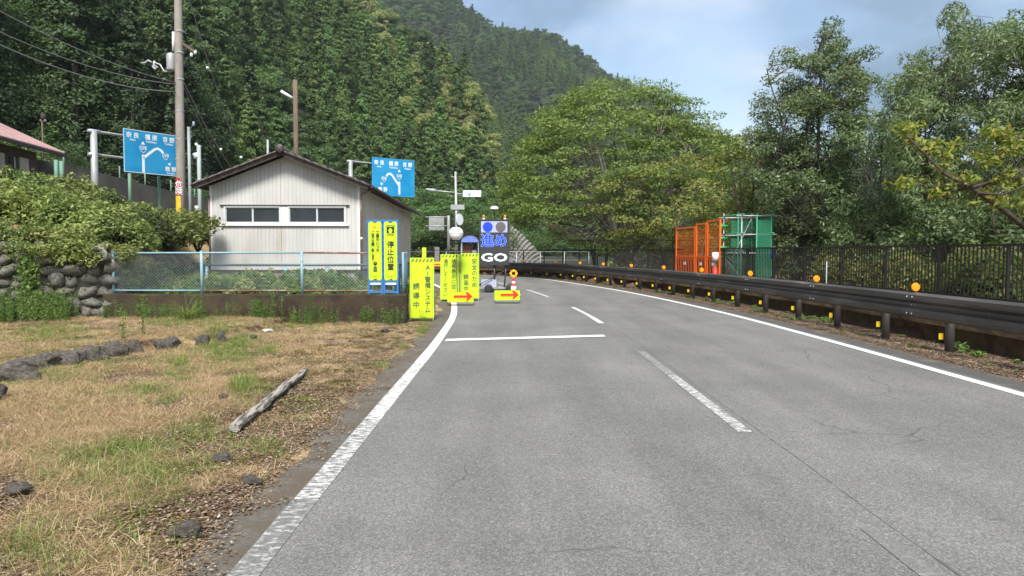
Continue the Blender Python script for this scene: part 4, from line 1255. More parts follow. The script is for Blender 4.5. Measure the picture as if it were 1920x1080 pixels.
# red arrow boards
def arrow_board(loc, rz, label, w_=.78, h_=.42):
    e = empty('arrow_sign', loc, rz, label, 'arrow sign', 'red arrow boards on the road')
    MB().box(-w_/2, w_/2, -.012, .0, .10, .10+h_*.72).build('panel', M_YEL, e)
    z = .10 + h_*.40
    mb = MB(); pl = [(-.16, z-.045), (.16, z-.045), (.12, z-.155), (.20, z-.155), (.40, z), (.20, z+.165), (.10, z+.165), (.16, z+.05), (-.16, z+.05)]
    mb.prism([(x+.02, zz) for x, zz in pl], -.024, -.014); mb.build('arrow_backing', M_YEL, e)
    pl = [(-.20, z-.032), (.20, z-.032), (.155, z-.125), (.215, z-.125), (.365, z+.005), (.215, z+.135), (.145, z+.135), (.20, z+.04), (-.20, z+.04)]
    MB().prism([(x, zz) for x, zz in pl], -.029, -.0255).build('red_arrow', M_REDARROW, e)
    mb = MB(); mb.tube([(-w_/2, .01, .13), (-w_/2, -.02, .03), (-w_/2+.06, -.03, .012), (w_/2-.06, -.03, .012), (w_/2, -.02, .03), (w_/2, .01, .13)], .009, 6)
    mb.tube([(-w_/2, .01, .3), (-w_/2, .22, .01), (w_/2, .22, .01), (w_/2, .01, .3)], .009, 6)
    mb.build('stand', M_BLACK, e)
    return e
g = P(864, 572, 22.0); arrow_board((g.x, 21.9, 0.004), 0, 'yellow board with red right-pointing arrow in front of the two yellow signs')
g = P(951, 569, 22.9); arrow_board((g.x, 22.8, 0.004), 0, 'yellow board with red right-pointing arrow in front of the wheeled signal board')

# blue framed banner stands on the low wall
def banner(loc, label):
    e = empty('banner_stand', loc, 0, label, 'sign', 'blue-framed banner stands on the wall')
    w_, h_ = .345, 1.70
    mb = MB()
    for x in (-w_/2+.02, w_/2-.02): mb.box(x-.02, x+.02, -.018, .018, 0, h_)
    for z_ in (.02, .20, .27, h_-.05): mb.box(-w_/2+.041, w_/2-.041, -.015, .015, z_, z_+.045)
    for i in range(9):
        for x in (-w_/2+.0, w_/2): mb.box(x-.011, x+.011, -.022, .022, .36+i*.155, .42+i*.155)
    mb.build('frame', M_BLUEPL, e)
    mb = MB()
    mb.bar((-w_/2+.02, .02, 1.2), (-w_/2+.02, .30, 0), .03); mb.bar((w_/2-.02, .02, 1.2), (w_/2-.02, .30, 0), .03); mb.build('rear_leg', M_BLUEPL, e)
    mb = MB(); a = w_/2-.045
    poly = [(-a, .31), (-.05, .31), (-.03, .345), (.03, .345), (.05, .31), (a, .31), (a+.02, .36), (a+.02, h_-.10), (a, h_-.05), (.05, h_-.05), (.03, h_-.08), (-.03, h_-.08), (-.05, h_-.05), (-a, h_-.05), (-a-.02, h_-.10), (-a-.02, .36)]
    mb.prism(poly, -.030, -.0225); mb.build('panel', M_YEL, e)
    t_ = .004; mb = MB(); b_ = a-.012
    for (x0, x1, za, zb) in ((-b_, b_, .42, .424), (-b_, -b_+t_, .37, h_-.14), (b_-t_, b_, .37, h_-.14), (-b_, b_, h_-.14, h_-.136)): mb.box(x0, x1, -.032, -.0305, za, zb)
    mb.build('border_line', M_YTEXT, e)
    MB().box(-w_/2+.05, w_/2-.05, -.02, .0, .215, .255).build('white_crossbar', M_WHITEPL, e)
    return e
q1 = P(704, 551, FY+.05); q2 = P(733, 551, FY+.05)
n1_ = banner((q1.x, FY+.08, .635), 'narrow blue-framed yellow banner with two columns of small writing')
vtext('lettering', '工事中につき', .088, M_INK, n1_, (.060, -.034, 1.44), spacing=.92, bold=.002)
vtext('lettering', 'ご協力お願い致します', .078, M_INK, n1_, (-.048, -.034, 1.44), spacing=.88, bold=.002)
MB().box(-.10, .10, -.033, -.0305, 1.475, 1.56).build('orange_heading_band', mat('heading_yellow', (.95, .62, .01), .5), n1_)
text('heading_lettering', 'お願い', .058, M_REDINK, n1_, (0, -.035, 1.545))
mb = MB()                                                   # bowing figure of the works notice, in outline
mb.lathe([(0, 0), (.045, .0), (.048, .002), (0, .002)], 14); mb.build('bowing_figure', M_YTEXT, n1_, (.0, -.031, .70), (R(90), 0, 0))
mb = MB().prism([(-.045, .50), (.045, .50), (.04, .62), (0, .65), (-.04, .62)], -.033, -.031); mb.build('bowing_figure', M_YTEXT, n1_)
text('small_lettering', '安全第一', .035, M_YTEXT, n1_, (0, -.034, .405))
n2_ = banner((q2.x, FY+.08, .635), 'narrow blue-framed yellow banner marked as the stop position')
vtext('lettering', '停止位置', .165, M_INK, n2_, (0, -.034, 1.20), spacing=1.03, bold=.004)
MB().box(-.088, .088, -.033, -.0305, 1.385, 1.565).build('pictogram', M_INK, n2_)
mb = MB(); mb.box(-.07, .07, -.036, -.0335, 1.535, 1.548); mb.prism([(-.035, 1.395), (.035, 1.395), (.03, 1.44), (.055, 1.44), (0, 1.515), (-.055, 1.44), (-.03, 1.44)], -.036, -.0335); mb.build('pictogram_figure', M_YEL, n2_)
text('stop_lettering', 'STOP', .062, M_INK, n2_, (0, -.034, 1.375), bold=.002)
text('small_lettering', '安全第一', .035, M_YTEXT, n2_, (0, -.034, .405))

# ------------------------------------------------------------------ wheeled signal board
c0 = P(927, 545, 29.3)
sb = empty('signal_board', (c0.x, 29.3, 0), R(-3), 'black wheeled signal board with blue lamp, kanji and GO', 'signal board')
bw, z0_, z1_ = 1.16, 1.08, 2.86
MB().box(-bw/2, bw/2, -.06, .12, z0_, z1_).build('cabinet', M_BOARD, sb)
mb = MB(); t_ = .03
for (x0, x1, a, b) in ((-bw/2-.01, -bw/2+t_, z0_-.01, z1_+.01), (bw/2-t_, bw/2+.01, z0_-.01, z1_+.01), (-bw/2+t_, bw/2-t_, z0_-.01, z0_+t_), (-bw/2+t_, bw/2-t_, z1_-t_, z1_+.01)): mb.box(x0, x1, -.085, -.061, a, b)
mb.build('frame', M_BOARD, sb)
MB().box(-.52, .52, -.075, -.0615, 2.36, 2.80).build('lamp_panel', M_LAMPPANEL, sb)
for x, m_, nm in ((-.255, M_LEDB, 'blue_lamp'), (.255, M_LAMPGREY, 'dark_lamp')):
    MB().lathe([(0, 0), (.195, 0), (.19, .02), (0, .022)], 32, sm=False).build(nm, m_, sb, (x, -.076, 2.58), (R(90), 0, 0))
for k in range(10):
    a_ = k*math.pi/5
    text('kanji_outline', '進め', .56, M_LEDW, sb, (-.01+.022*math.cos(a_), -.0625-.0004*k, 2.29+.022*math.sin(a_)), xs=.95)
text('kanji', '進め', .56, M_LEDB, sb, (-.01, -.072, 2.29), xs=.95, bold=.006)
for k in (-1, 1): text('kanji', '進め', .56, M_LEDB, sb, (-.01+.007*k, -.0725-.0004*k, 2.29), xs=.95)
text('go_lettering', 'GO', .44, M_LEDG, sb, (0, -.068, 1.58), bold=.014, xs=1.55)
for x in (-.42, .42):
    MB().lathe([(.05, 0), (.055, .03), (.04, .035), (.04, .06)], 12, (x, .03, z1_+.012)).build('beacon_base', M_WHITEPL, sb)
    MB().lathe([(.045, .061), (.045, .15), (.03, .175), (0, .18)], 12, (x, .03, z1_+.012)).build('beacon', M_BEACON, sb)
MB().tube([(0, .03, z1_+.012), (0, .03, z1_+.42)], .014, 8).build('antenna_rod', M_BLACK, sb)
MB().lathe([(.04, -.02), (.17, 0), (.175, .03), (.13, .09), (.06, .12), (0, .125)], 20, (0, .03, z1_+.42)).build('dome_antenna', M_WHITEPL, sb)
mb = MB(); mb.tube([(.0, .05, .3), (.0, .05, z0_)], .04, 8); mb.tube([(.47, .05, z0_), (.38, .05, .12)], .028, 8); mb.tube([(-.62, .1, .25), (.42, .1, .86)], .022, 8)
mb.tube([(-.6, -.3, .3), (.05, -.25, .62)], .015, 6)
mb.build('mast', M_BOARD, sb)
mb = MB(); mb.box(-.62, .62, -.34, -.30, .16, .20); mb.box(-.62, .62, .36, .40, .16, .20); mb.box(-.62, -.58, -.299, .359, .16, .20); mb.box(.58, .62, -.299, .359, .16, .20); mb.box(-.10, .10, -.299, .359, .165, .195)
mb.build('chassis', M_GALV, sb)
MB().box(-.5, .1, -.2, .25, .205, .50).build('battery_box', M_LAMPPANEL, sb)
wheel = MB().lathe([(.09, -.05), (.15, -.05), (.165, -.025), (.165, .025), (.15, .05), (.09, .05)], 18).mesh('wheel', M_BLACK)
rim = MB().lathe([(.0, -.03), (.088, -.045), (.088, .045), (0, .03)], 14).mesh('rim', M_GALV)
for x, y in ((-.2, -.42), (.62, -.3), (-.2, .46), (.62, .46)):
    wo = link('wheel', wheel, sb, (x, y, .168), (R(90), 0, R(8))); link('rim', rim, wo)

# cone with whirling orange reflector
c1 = P(963, 546, 27.2)
cn = empty('traffic_cone', (c1.x+.0, 27.2, 0.004), 0, 'red and white traffic cone before the signal board with an orange petal reflector on top', 'traffic cone')
MB().box(-.19, .19, -.19, .19, 0, .035).build('base', M_BLACK, cn)
MB().lathe([(.145, .036), (.135, .08), (.122, .16)], 18).build('cone_band', M_RED, cn)
MB().lathe([(.1225, .16), (.09, .34)], 18).build('cone_band', M_WHITEPL, cn)
MB().lathe([(.0905, .34), (.075, .42)], 18).build('cone_band', M_RED, cn)
MB().lathe([(.0755, .42), (.052, .52)], 18).build('cone_band', M_WHITEPL, cn)
MB().lathe([(.0525, .52), (.028, .66), (.0, .665)], 18).build('cone_band', M_RED, cn)
MB().tube([(0, 0, .66), (0, 0, .78)], .01, 6).build('stalk', M_BLACK, cn)
for k in range(8):
    a = k*math.pi/4
    MB().lathe([(0, -.006), (.045, -.006), (.045, .006), (0, .006)], 10, sm=False).build('petal', M_ORANGE if k % 2 else M_YREF, cn, (.105*math.cos(a), -.01, .80+.105*math.sin(a)), (R(90), 0, 0))
# balloon lamp on its stand
c2 = P(855, 438, 23.2)
bl = empty('balloon_lamp', (c2.x, 23.2, 0), 0, 'white balloon lamp on a thin black stand between the yellow signs', 'lamp')
MB().lathe([(0, -.21), (.10, -.195), (.19, -.12), (.235, 0), (.20, .12), (.11, .19), (0, .205)], 26, (0, 0, c2.z)).build('balloon', M_BALLOON, bl)
MB().lathe([(.236, -.006), (.238, 0), (.236, .006)], 26, (0, 0, c2.z), cap=False).build('balloon_seam', M_GALV, bl)
MB().lathe([(.08, -.34), (.09, -.30), (.09, -.23), (.05, -.205)], 14, (0, 0, c2.z)).build('lamp_housing', M_BLACK, bl)
MB().tube([(0, 0, c2.z-.33), (.04, 0, .02)], .013, 8).build('pole', M_BLACK, bl)
for a in (.3, 2.4, 4.5): MB().tube([(.03, 0, .35), (.03+.4*math.cos(a), .4*math.sin(a), .012)], .01, 6).build('leg', M_BLACK, bl)
# small tarp-roofed shelter beyond
c3 = P(878, 476, 46)
sh = empty('shelter', (c3.x, 47.5, -.0), R(6), 'little shelter with rounded blue tarpaulin roof behind the yellow signs', 'shelter')
mb = MB(); nn = 8; 
for j in range(nn+1):
    a = math.pi*j/nn; x = -.55*math.cos(a); z_ = 2.2+.42*math.sin(a)
    mb.v += [(x, -.7, z_), (x, .7, z_), (x*.94, -.7, z_-.03), (x*.94, .7, z_-.03)]
for j in range(nn):
    b = j*4; mb.face((b, b+4, b+5, b+1), True); mb.face((b+2, b+3, b+7, b+6), True); mb.face((b, b+2, b+6, b+4)); mb.face((b+1, b+5, b+7, b+3))
mb.prism([(-.52*math.cos(math.pi*j/8), 2.2+.4*math.sin(math.pi*j/8)) for j in range(9)], -.69, -.68)
mb.build('tarpaulin_roof', M_TARP, sh)
for x in (-.52, .52):
    for y in (-.65, .65): MB().tube([(x, y, 0), (x, y, 2.2)], .022, 6).build('pole', M_GALV, sh)
MB().box(-.4, .1, -.2, .3, 0, 2.0).build('cabinet', mat('rust_brown_cabinet', (.15, .05, .03), .7, var=(.22, .09, .06), vscale=5), sh)
MB().box(.16, .4, -.25, .2, 0, 1.7).build('cabinet', M_GALV, sh)
# yellow and red barrier across the left edge of the bend
br = empty('barricade', (-5.55, 41.2, 0), R(-8), 'yellow and red striped board barrier beyond the tall yellow sign', 'barricade')
mb = MB().box(0, 2.2, -.02, .02, .80, 1.05); mb.build('board', mat('barrier_yellow', (.85, .52, .02), .5), br)
MB().box(.0, 2.2, -.024, -.021, .86, .93).build('red_stripe', M_RED, br)
for x in (.1, 2.1): MB().box(x-.03, x+.03, .021, .06, 0, 1.1).build('post', M_GALV, br)
gp = empty('pipe_guardrail', (-9.5, 59.2+4, 0), R(-9), 'thin grey pipe guardrail at the far outside of the bend', 'guardrail')
for i in range(9): MB().tube([(i*2, 0, -1), (i*2, 0, 1.6)], .05, 6).build('post', M_GALV, gp)
for z_ in (.9, 1.6): MB().tube([(0, 0, z_), (16, 0, z_)], .03, 6).build('rail', M_GALV, gp)
mp_ = MB().box(-.18, .18, -.18, .18, -1, 2.0).build('concrete_bollard', M_CONC, None, (-6.3, 62, 0), (0, 0, .3)); tag(mp_, 'square pale concrete post at the far outside of the bend', 'bollard')

# ------------------------------------------------------------------ slim pole with lamp arm and signs at the bend
Y_ = 58.5; b_ = P(855, 470, Y_)
po = empty('signal_pole', (b_.x, Y_, -.5), 0, 'slim grey pole with lamp arm to the left and white arrow sign to the right', 'pole')
X0 = b_.x
def q(px, py, Y=Y_): 
    v = P(px, py, Y); return (v.x-X0, v.y-Y_, v.z+.5)
MB().tube([(0, 0, 0), q(856, 430), q(854, 322)], [.13, .12, .09], 10).build('shaft', M_GALV, po)
MB().tube([q(852, 361), q(818, 358)], .07, 8).build('lamp_arm', M_GALV, po)
MB().tube([q(818, 358), q(812, 357), q(798, 354.5)], [.08, .15, .06], 8).build('lamp_head', M_PALEPOLE, po)
MB().tube([q(855, 363), q(869, 363.5)], .05, 8).build('sign_arm', M_GALV, po)
s1 = q(868, 369); s2 = q(902, 357)
MB().box(s1[0], s2[0], -.05, .03, s1[2], s2[2]).build('white_sign', M_SIGNWHITE, po)
mb = MB(); cx = (s1[0]+s2[0])/2-.2; zz = s1[2]
mb.v = [(cx-.22, -.056, zz+.40), (cx, -.056, zz+.02), (cx+.22, -.056, zz+.40), (cx, -.056, zz+.2)]; mb.face((0, 1, 2, 3)); mb.build('sign_arrow', M_SIGNBLUE, po)
s1 = q(848, 393); s2 = q(871, 384); MB().box(s1[0]-.1, s2[0], -.16, -.13, s1[2], s2[2]).build('sign_plate', M_GALV, po)
MB().lathe([(0, -.02), (.46, -.02), (.46, .02), (0, .02)], 20, sm=False).build('round_sign', M_SIGNWHITE, po, q(862, 411.5), (R(90), 0, R(58)))
MB().tube([q(852, 332), q(846, 331)], .02, 5).build('insulator', M_SIGNWHITE, po)
Y_ = 61; b_ = P(841, 470, Y_); X0 = b_.x
ga = empty('road_sign', (X0, Y_, -.5), 0, 'back of a grey road sign on a two-armed pole left of the slim pole', 'road sign')
MB().tube([(0, 0, 0), q(841, 405)], .11, 8).build('post', M_GALV, ga)
for yy in (407, 423.5): MB().tube([q(841, yy), q(797, yy)], .045, 6).build('arm', M_GALV, ga)
s1 = q(797.5, 430); s2 = q(827, 402.5)
MB().box(s1[0], s2[0], .06, .10, s1[2], s2[2]).build('panel_back', mat('sign_back_grey', (.24, .26, .25), .6, var=(.30, .32, .31), vscale=2), ga)
for xx in (802, 812, 822):
    a = q(xx, 429); b = q(xx, 403.5); MB().bar((a[0], .03, a[2]), (b[0], .03, b[2]), .06).build('rib', M_GALV, ga)

# ------------------------------------------------------------------ blue direction signs
def road_sign(PL, PR, zt, zb, post, ptop, pbase, label, content, two_arms, fade=False):
    d = Vector((PR[0]-PL[0], PR[1]-PL[1], 0)); w_ = d.length; an = math.atan2(d.y, d.x)
    e = empty('direction_sign', (post[0], post[1], pbase), an, label, 'road sign', 'blue direction signs on arms')
    xo = (Vector((PL[0]-post[0], PL[1]-post[1], 0))).length
    zt -= pbase; zb -= pbase; H_ = zt-zb
    MB().tube([(0, 0, 0), (0, 0, ptop-pbase)], [.12, .105], 12).build('post', M_GALV, e)
    for f in ((.84, .32) if two_arms else (.84,)):
        z_ = zb + H_*f
        MB().tube([(-.2, .0, z_), (.3, 0, z_), (xo, 0.0, z_), (xo+w_*.9, 0.02, z_)], [.05, .05, .038, .034], 8).build('arm', M_GALV, e)
        MB().tube([(-.15, 0, z_), (.2, 0, z_)], .07, 10).build('clamp', M_GALV, e)
    MB().box(xo, xo+w_, -.085, -.055, zb, zt).build('panel', M_SIGNBLUE, e)
    t_ = .018*w_/2; mb = MB()
    for (a, b, c, dd) in ((xo, xo+w_, zb, zb+t_), (xo, xo+w_, zt-t_, zt), (xo, xo+t_, zb+t_, zt-t_), (xo+w_-t_, xo+w_, zb+t_, zt-t_)): mb.box(a, b, -.0885, -.0855, c, dd)
    mb.build('white_edge', M_SIGNFADE if not fade else M_SIGNWHITE, e)
    fr = -.0905
    def U(u, v): return (xo + u*w_, fr, zb + v*H_)
    k = w_/2.0
    tz = .93
    for u, jp, en in ((.16, '奈 良', 'Nara'), (.50, '橿 原', 'Kashihara'), (.83, '吉 野', 'Yoshino')):
        text('lettering', jp, .205*k, M_SIGNWHITE, e, U(u, tz), bold=.006*k)
        text('roman_lettering', en, .10*k, M_SIGNWHITE, e, U(u, tz-.135), bold=.003*k)
    def pline(pts, wd, name='route_line'):
        mb = MB()
        L_, R_ = [], []
        P2 = [Vector(U(*p)) for p in pts]
        for i, p in enumerate(P2):
            t = (P2[min(i+1, len(P2)-1)] - P2[max(i-1, 0)]).normalized(); n_ = Vector((-t.z, 0, t.x))
            L_.append(p + n_*wd/2); R_.append(p - n_*wd/2)
        mb.strip(L_, R_); return mb.build(name, M_SIGNWHITE, e)
    def tri(u, v, ax, ay, s_):
        c = Vector(U(u, v)); a = Vector((ax, 0, ay)).normalized(); n_ = Vector((-a.z, 0, a.x))
        mb = MB(); mb.v = [tuple(c + a*s_*.75), tuple(c + n_*s_*.5), tuple(c - a*s_*.05), tuple(c - n_*s_*.5)]; mb.face((0, 1, 2, 3)); mb.build('arrow_head', M_SIGNWHITE, e)
    def shield(u, v, num, s_, rot=0):
        c = U(u, v); y = fr-.002; mb = MB()
        pts = [(-.5, .35), (-.25, .42), (0, .36), (.25, .42), (.5, .35), (.46, 0), (.25, -.35), (0, -.5), (-.25, -.35), (-.46, 0)]
        n = len(pts)
        ca, sa = math.cos(rot), math.sin(rot)
        for f in (1.0, .84):
            for (x, z) in pts: mb.v.append((c[0]+(x*ca-z*sa)*s_*f, y, c[2]+(x*sa+z*ca)*s_*f))
        for i in range(n): mb.face((i, (i+1) % n, n+(i+1) % n, n+i))
        mb.build('route_shield_line', M_SIGNWHITE, e)
        text('route_number', num, s_*.52, M_SIGNWHITE, e, (c[0], y-.001, c[2]+.02*k), (R(90), rot if False else 0, 0), bold=.004*k, top=False)
    content(pline, tri, shield, k, e, U)
    return e
def c1_(pl, tri, sh_, k, e, U):
    pl([(.345, .02), (.345, .44)], .10*k); pl([(.345, .36), (.56, .60), (.62, .625), (.68, .59), (.72, .53)], .09*k)
    tri(.345, .68, 0, 1, .15*k); sh_(.345, .57, '169', .27*k)
    sh_(.765, .455, '169', .25*k); tri(.83, .30, .55, -1, .14*k)
    text('lettering', '熊 野', .19*k, M_SIGNWHITE, e, U(.86, .215), bold=.006*k); text('roman_lettering', 'Kumano', .09*k, M_SIGNWHITE, e, U(.86, .09), bold=.003*k)
    c = U(.5, 0); mb = MB()
def c2_(pl, tri, sh_, k, e, U):
    pl([(.63, .05), (.63, .40)], .085*k); pl([(.62, .30), (.46, .56), (.41, .60), (.36, .58), (.33, .52)], .085*k)
    tri(.63, .66, 0, 1, .15*k); sh_(.63, .53, '169', .25*k)
    sh_(.27, .44, '425', .24*k); tri(.22, .33, -.5, -1, .14*k)
    text('lettering', '熊 野', .19*k, M_SIGNWHITE, e, U(.24, .22), bold=.006*k)
zL = lambda py, Y: CAMZ + (472-py)/F*Y
road_sign((-13.6, 26.0), (-12.52, 27.75), zL(243, 26), zL(323, 26), (-14.1, 25.15), zL(248, 25.1), 2.4,
          'faded blue direction sign on two arms left of the tall utility pole', c1_, True, True)
road_sign((-7.56, 40.0), (-5.52, 41.7), zL(296, 40), zL(366.5, 40), (-8.5, 39.2), zL(303, 39.2), 0.3,
          'deep blue direction sign rising behind the right slope of the building roof', c2_, False)

# ------------------------------------------------------------------ utility pole
YP = 26.0; ub = P(339, 440, YP); X0 = ub.x; Y_ = YP; zb_ = 1.6
up = empty('utility_pole', (X0, YP, zb_), 0, 'tall concrete utility pole with red and yellow bands beside the faded blue sign', 'utility pole')
def q(px, py, Y=YP):
    v = P(px, py, Y); return (v.x-X0, v.y-YP, v.z-zb_)
MB().tube([(0.02, 0, 0), q(339, 330), q(336, 150), q(334, 0), q(333, -60)], [.155, .15, .14, .13, .125], 16).build('shaft', M_POLE, up)
MB().lathe([(.156, 0), (.156, .62)], 20, (q(339, 368)[0], 0, q(339, 368)[2]), cap=False).build('red_band', mat('red_band', (.42, .025, .02), .5, var=(.30, .02, .02), vscale=12), up)
text('band_lettering', '危\n険', .27, M_SIGNWHITE, up, (q(339, 338)[0], -.162, q(339, 340)[2]), spacing=.9)
MB().lathe([(.157, 0), (.157, .78)], 20, (q(339.4, 410)[0], 0, q(339, 410)[2]), cap=False).build('yellow_band', mat('yellow_band', (.80, .50, .02), .5, var=(.60, .36, .02), vscale=14), up)
MB().lathe([(.158, 0), (.158, .6)], 20, (q(339.7, 445)[0], 0, q(339, 443)[2]), cap=False).build('ochre_band', mat('ochre_band', (.22, .13, .03), .8, var=(.14, .10, .04), vscale=8), up)
for py in (60, 100, 150, 210, 262, 300): MB().lathe([(.150, 0), (.153, .02), (.150, .04)], 16, (q(337, py)[0], 0, q(337, py)[2]), cap=False).build('steel_band', M_GALV, up)
c = q(321, 132); MB().lathe([(.14, 0), (.15, .03), (.15, .5), (.13, .56), (.05, .6), (0, .62)], 16, c).build('transformer', M_GALV, up)
MB().bar(q(322, 120), q(337, 120), .06).build('bracket', M_GALV, up)
MB().tube([q(325, 60), q(325, 95)], .045, 8).build('fuse_rod', M_SIGNWHITE, up)
MB().tube([q(321, 134), q(308, 134), q(300, 121), q(294, 119), q(288, 116)], .028, 6).build('outrigger', M_GALV, up)
MB().tube([q(290, 114), q(288, 122), q(296, 126), q(291, 130), q(286, 124)], .04, 6).build('insulator_string', M_GALV, up)
MB().tube([q(286, 118), q(278, 113), q(272, 118), q(264, 118)], .032, 6).build('insulator_string', M_GALV, up)
MB().bar(q(334, 76), q(366, 97), .085).build('crossarm', M_WOODPOLE, up)
for a, b in ((366, 98), (359, 103)): MB().lathe([(0, -.07), (.05, -.05), (.055, .02), (.03, .07), (0, .08)], 8, q(a, b)).build('insulator', M_SIGNWHITE, up)
MB().tube([q(338, 77), q(338, 35)], .03, 6).build('side_pipe', M_GALV, up)
# cables: each run one thing
def cable(a, b, sag, label, r_=.014, n=14, group='cables strung from the utility pole'):
    a, b = Vector(a), Vector(b); pts = []
    for i in range(n+1):
        t = i/n; p = a.lerp(b, t); p.z -= sag*4*t*(1-t); pts.append(p-a)
    o = MB().tube(pts, r_, 5).build('cable', M_CABLE, None, a); tag(o, label, 'cable', group)
lc = 'black cable running to the upper left from the utility pole, '
cable(P(330, 155, 25.9), P(-60, -12, 19), .25, lc + 'the highest one')
cable(P(330, 158, 25.9), P(-60, 32, 19), .3, lc + 'the middle one')
cable(P(330, 172, 25.9), P(-60, 56, 19), .35, lc + 'the lowest one', .018)
cable(P(345, 155, 26.1), P(432, 312, 33), .15, 'thick cable running down from the pole towards the building roof', .02, group=None)
cable(P(343, 160, 26.1), P(425, 330, 34), .1, 'thin cable running down from the pole towards the building roof', .012, group=None)
cable(P(338, -60, 26.1), P(455, 312, 31), .2, 'long steep guy wire from the pole top to behind the building', .012, group=None)
for (px, py, Y, lb) in ((452, 295, 30.6, 'white ball marker low on the long guy wire'), (414, 280, 31.6, 'white ball marker on the cable towards the roof'), (389, 127, 28, 'small white ball marker halfway up the guy wire')):
    o = MB().lathe([(0, -.06), (.05, -.035), (.06, 0), (.05, .035), (0, .06)], 10).build('wire_marker', M_SIGNWHITE, None, P(px, py, Y)); tag(o, lb, 'marker')
# thin poles
def thin_pole(px, ytop, ybase, Y, r_, m_, label, extra=None, name='pole'):
    b = P(px, ybase, Y); t = P(px, ytop, Y)
    e = empty(name, b, 0, label, 'pole'); MB().tube([(0, 0, -.4), (0, 0, t.z-b.z)], r_, 10).build('shaft', m_, e)
    for (ax, ay, bx, by, rr, nm, mm) in (extra or []):
        A_ = P(ax, ay, Y)-b; B_ = P(bx, by, Y)-b; MB().tube([A_, B_], rr, 8).build(nm, mm, e)
    return e
thin_pole(358, 238, 440, 27.5, .055, M_PALEPOLE, 'thin grey pole right beside the tall utility pole', [(358, 240, 363, 231, .012, 'bracket', M_GALV), (363, 236, 363, 228, .04, 'lamp', M_SIGNWHITE)])
thin_pole(376, 272, 445, 26.8, .07, M_PALEPOLE, 'pale steel pole with small white fittings left of the building roof', [(374, 296, 368, 290, .02, 'bracket', M_GALV), (369, 297, 367, 287, .09, 'floodlight', M_SIGNWHITE), (365, 294, 363, 288, .05, 'floodlight', M_SIGNWHITE), (370, 274, 367, 269, .05, 'insulator', M_SIGNWHITE), (372, 300, 371, 306, .03, 'bracket', M_GALV), (368, 398, 370, 386, .09, 'meter_box', M_SIGNWHITE)])
thin_pole(557, 150, 420, 46, .14, M_WOODPOLE, 'brown wooden pole with a slanting lamp behind the building ridge', [(555, 186, 545, 181, .05, 'bracket', M_GALV), (547, 183, 527, 171, .085, 'lamp_tube', M_SIGNWHITE), (552, 160, 549, 158, .04, 'insulator', M_SIGNWHITE)], 'lamp_pole')
thin_pole(504, 262, 400, 44, .06, M_PALEPOLE, 'short thin pole tip just above the building ridge')
lp = thin_pole(81, 222, 300, 33, .03, M_WOODPOLE, 'thin post with a small lantern behind the pink roof', [(81, 226, 81, 213, .10, 'lantern', M_SOFFIT), (76, 226, 86, 226, .06, 'lantern_roof', M_GALV)], 'garden_lamp')

# ------------------------------------------------------------------ house with the pink roof
ph = empty('house', (-18.0, 30.0, 3.1), math.atan2(-.56, 4.7)*0 + math.atan2(.56, 4.7), 'low house with faded pink metal roof at the left edge', 'house')
# local: y towards the viewer is negative, eave along local y
ez = 5.5-3.1; rz_ = 6.95-3.1; RX = -3.1
def hp(pts, name, m_): 
    return MB().prism(pts, -13.0, 0).build(name, m_, ph)
hp([(0, ez), (RX, rz_), (RX, rz_+.07), (0, ez+.07)], 'roof', M_PINK)
hp([(2*RX, ez), (2*RX, ez+.07), (RX, rz_+.07), (RX, rz_)], 'roof', M_PINK)
MB().prism([(-.02, ez-.10), (-.02, ez-.004), (.03, ez+.02), (.03, ez-.10)], -13.03, .03).build('fascia', M_SOFFIT, ph)
MB().box(RX-.12, RX+.12, -13, .04, rz_+.06, rz_+.16).build('ridge_cap', M_PINK, ph)
mb = MB()
for i in range(28):
    y = -.02-.46*i; mb.bar((-.0, y, ez+.08), (RX+.1, y, rz_+.05), .025, .03)
o = mb.build('roof_seams', M_PINK, ph); o['kind'] = 'stuff'
mb = MB(); mb.box(2*RX+.7, -.75, -12.4, -.65, -.8, ez-.01); mb.build('walls', M_DARKWOOD, ph)
for i in range(6):
    y = -1.35 - i*1.65
    MB().box(-.749, -.70, y-.62, y, .85, 2.05).build('wall_panel', M_HOUSEWALL, ph)
    wf = MB().box(-.749, -.715, y-1.28, y-.68, .75, 2.0).build('window', M_GLASS, ph)
    MB().box(-.714, -.695, y-1.0, y-.96, .75, 2.0).build('frame', M_ALU, wf)
# dark retaining wall with mesh fence above the lane
ln = [(-21.5, 27.5), (-18.6, 31), (-17.2, 35), (-15.6, 39.5), (-13.2, 45), (-11.5, 51)]
tz_ = [5.6, 5.25, 4.75, 4.2, 3.4, 3.0]
rw = MB()
for i, ((x, y), z_) in enumerate(zip(ln, tz_)):
    rw.v += [(x, y, .5), (x, y, z_), (x-.35, y+.2, z_), (x-.35, y+.2, .5)]
for i in range(len(ln)-1):
    b = i*4
    for k in range(3): rw.face((b+k, b+4+k, b+5+k, b+1+k))
rw.face((0, 1, 2, 3)); b = (len(ln)-1)*4; rw.face((b+3, b+2, b+1, b))
o = rw.build('lane_retaining_wall', M_CONC_DARK); tag(o, 'dark weathered concrete retaining wall beyond the shrub bank under the faded sign', 'wall')
mf = empty('mesh_fence', (-18.6, 31.1, 5.25), 0, 'dark mesh fence with green posts on top of the dark retaining wall', 'fence')
P0 = Vector((-18.6, 31.1, 5.25))
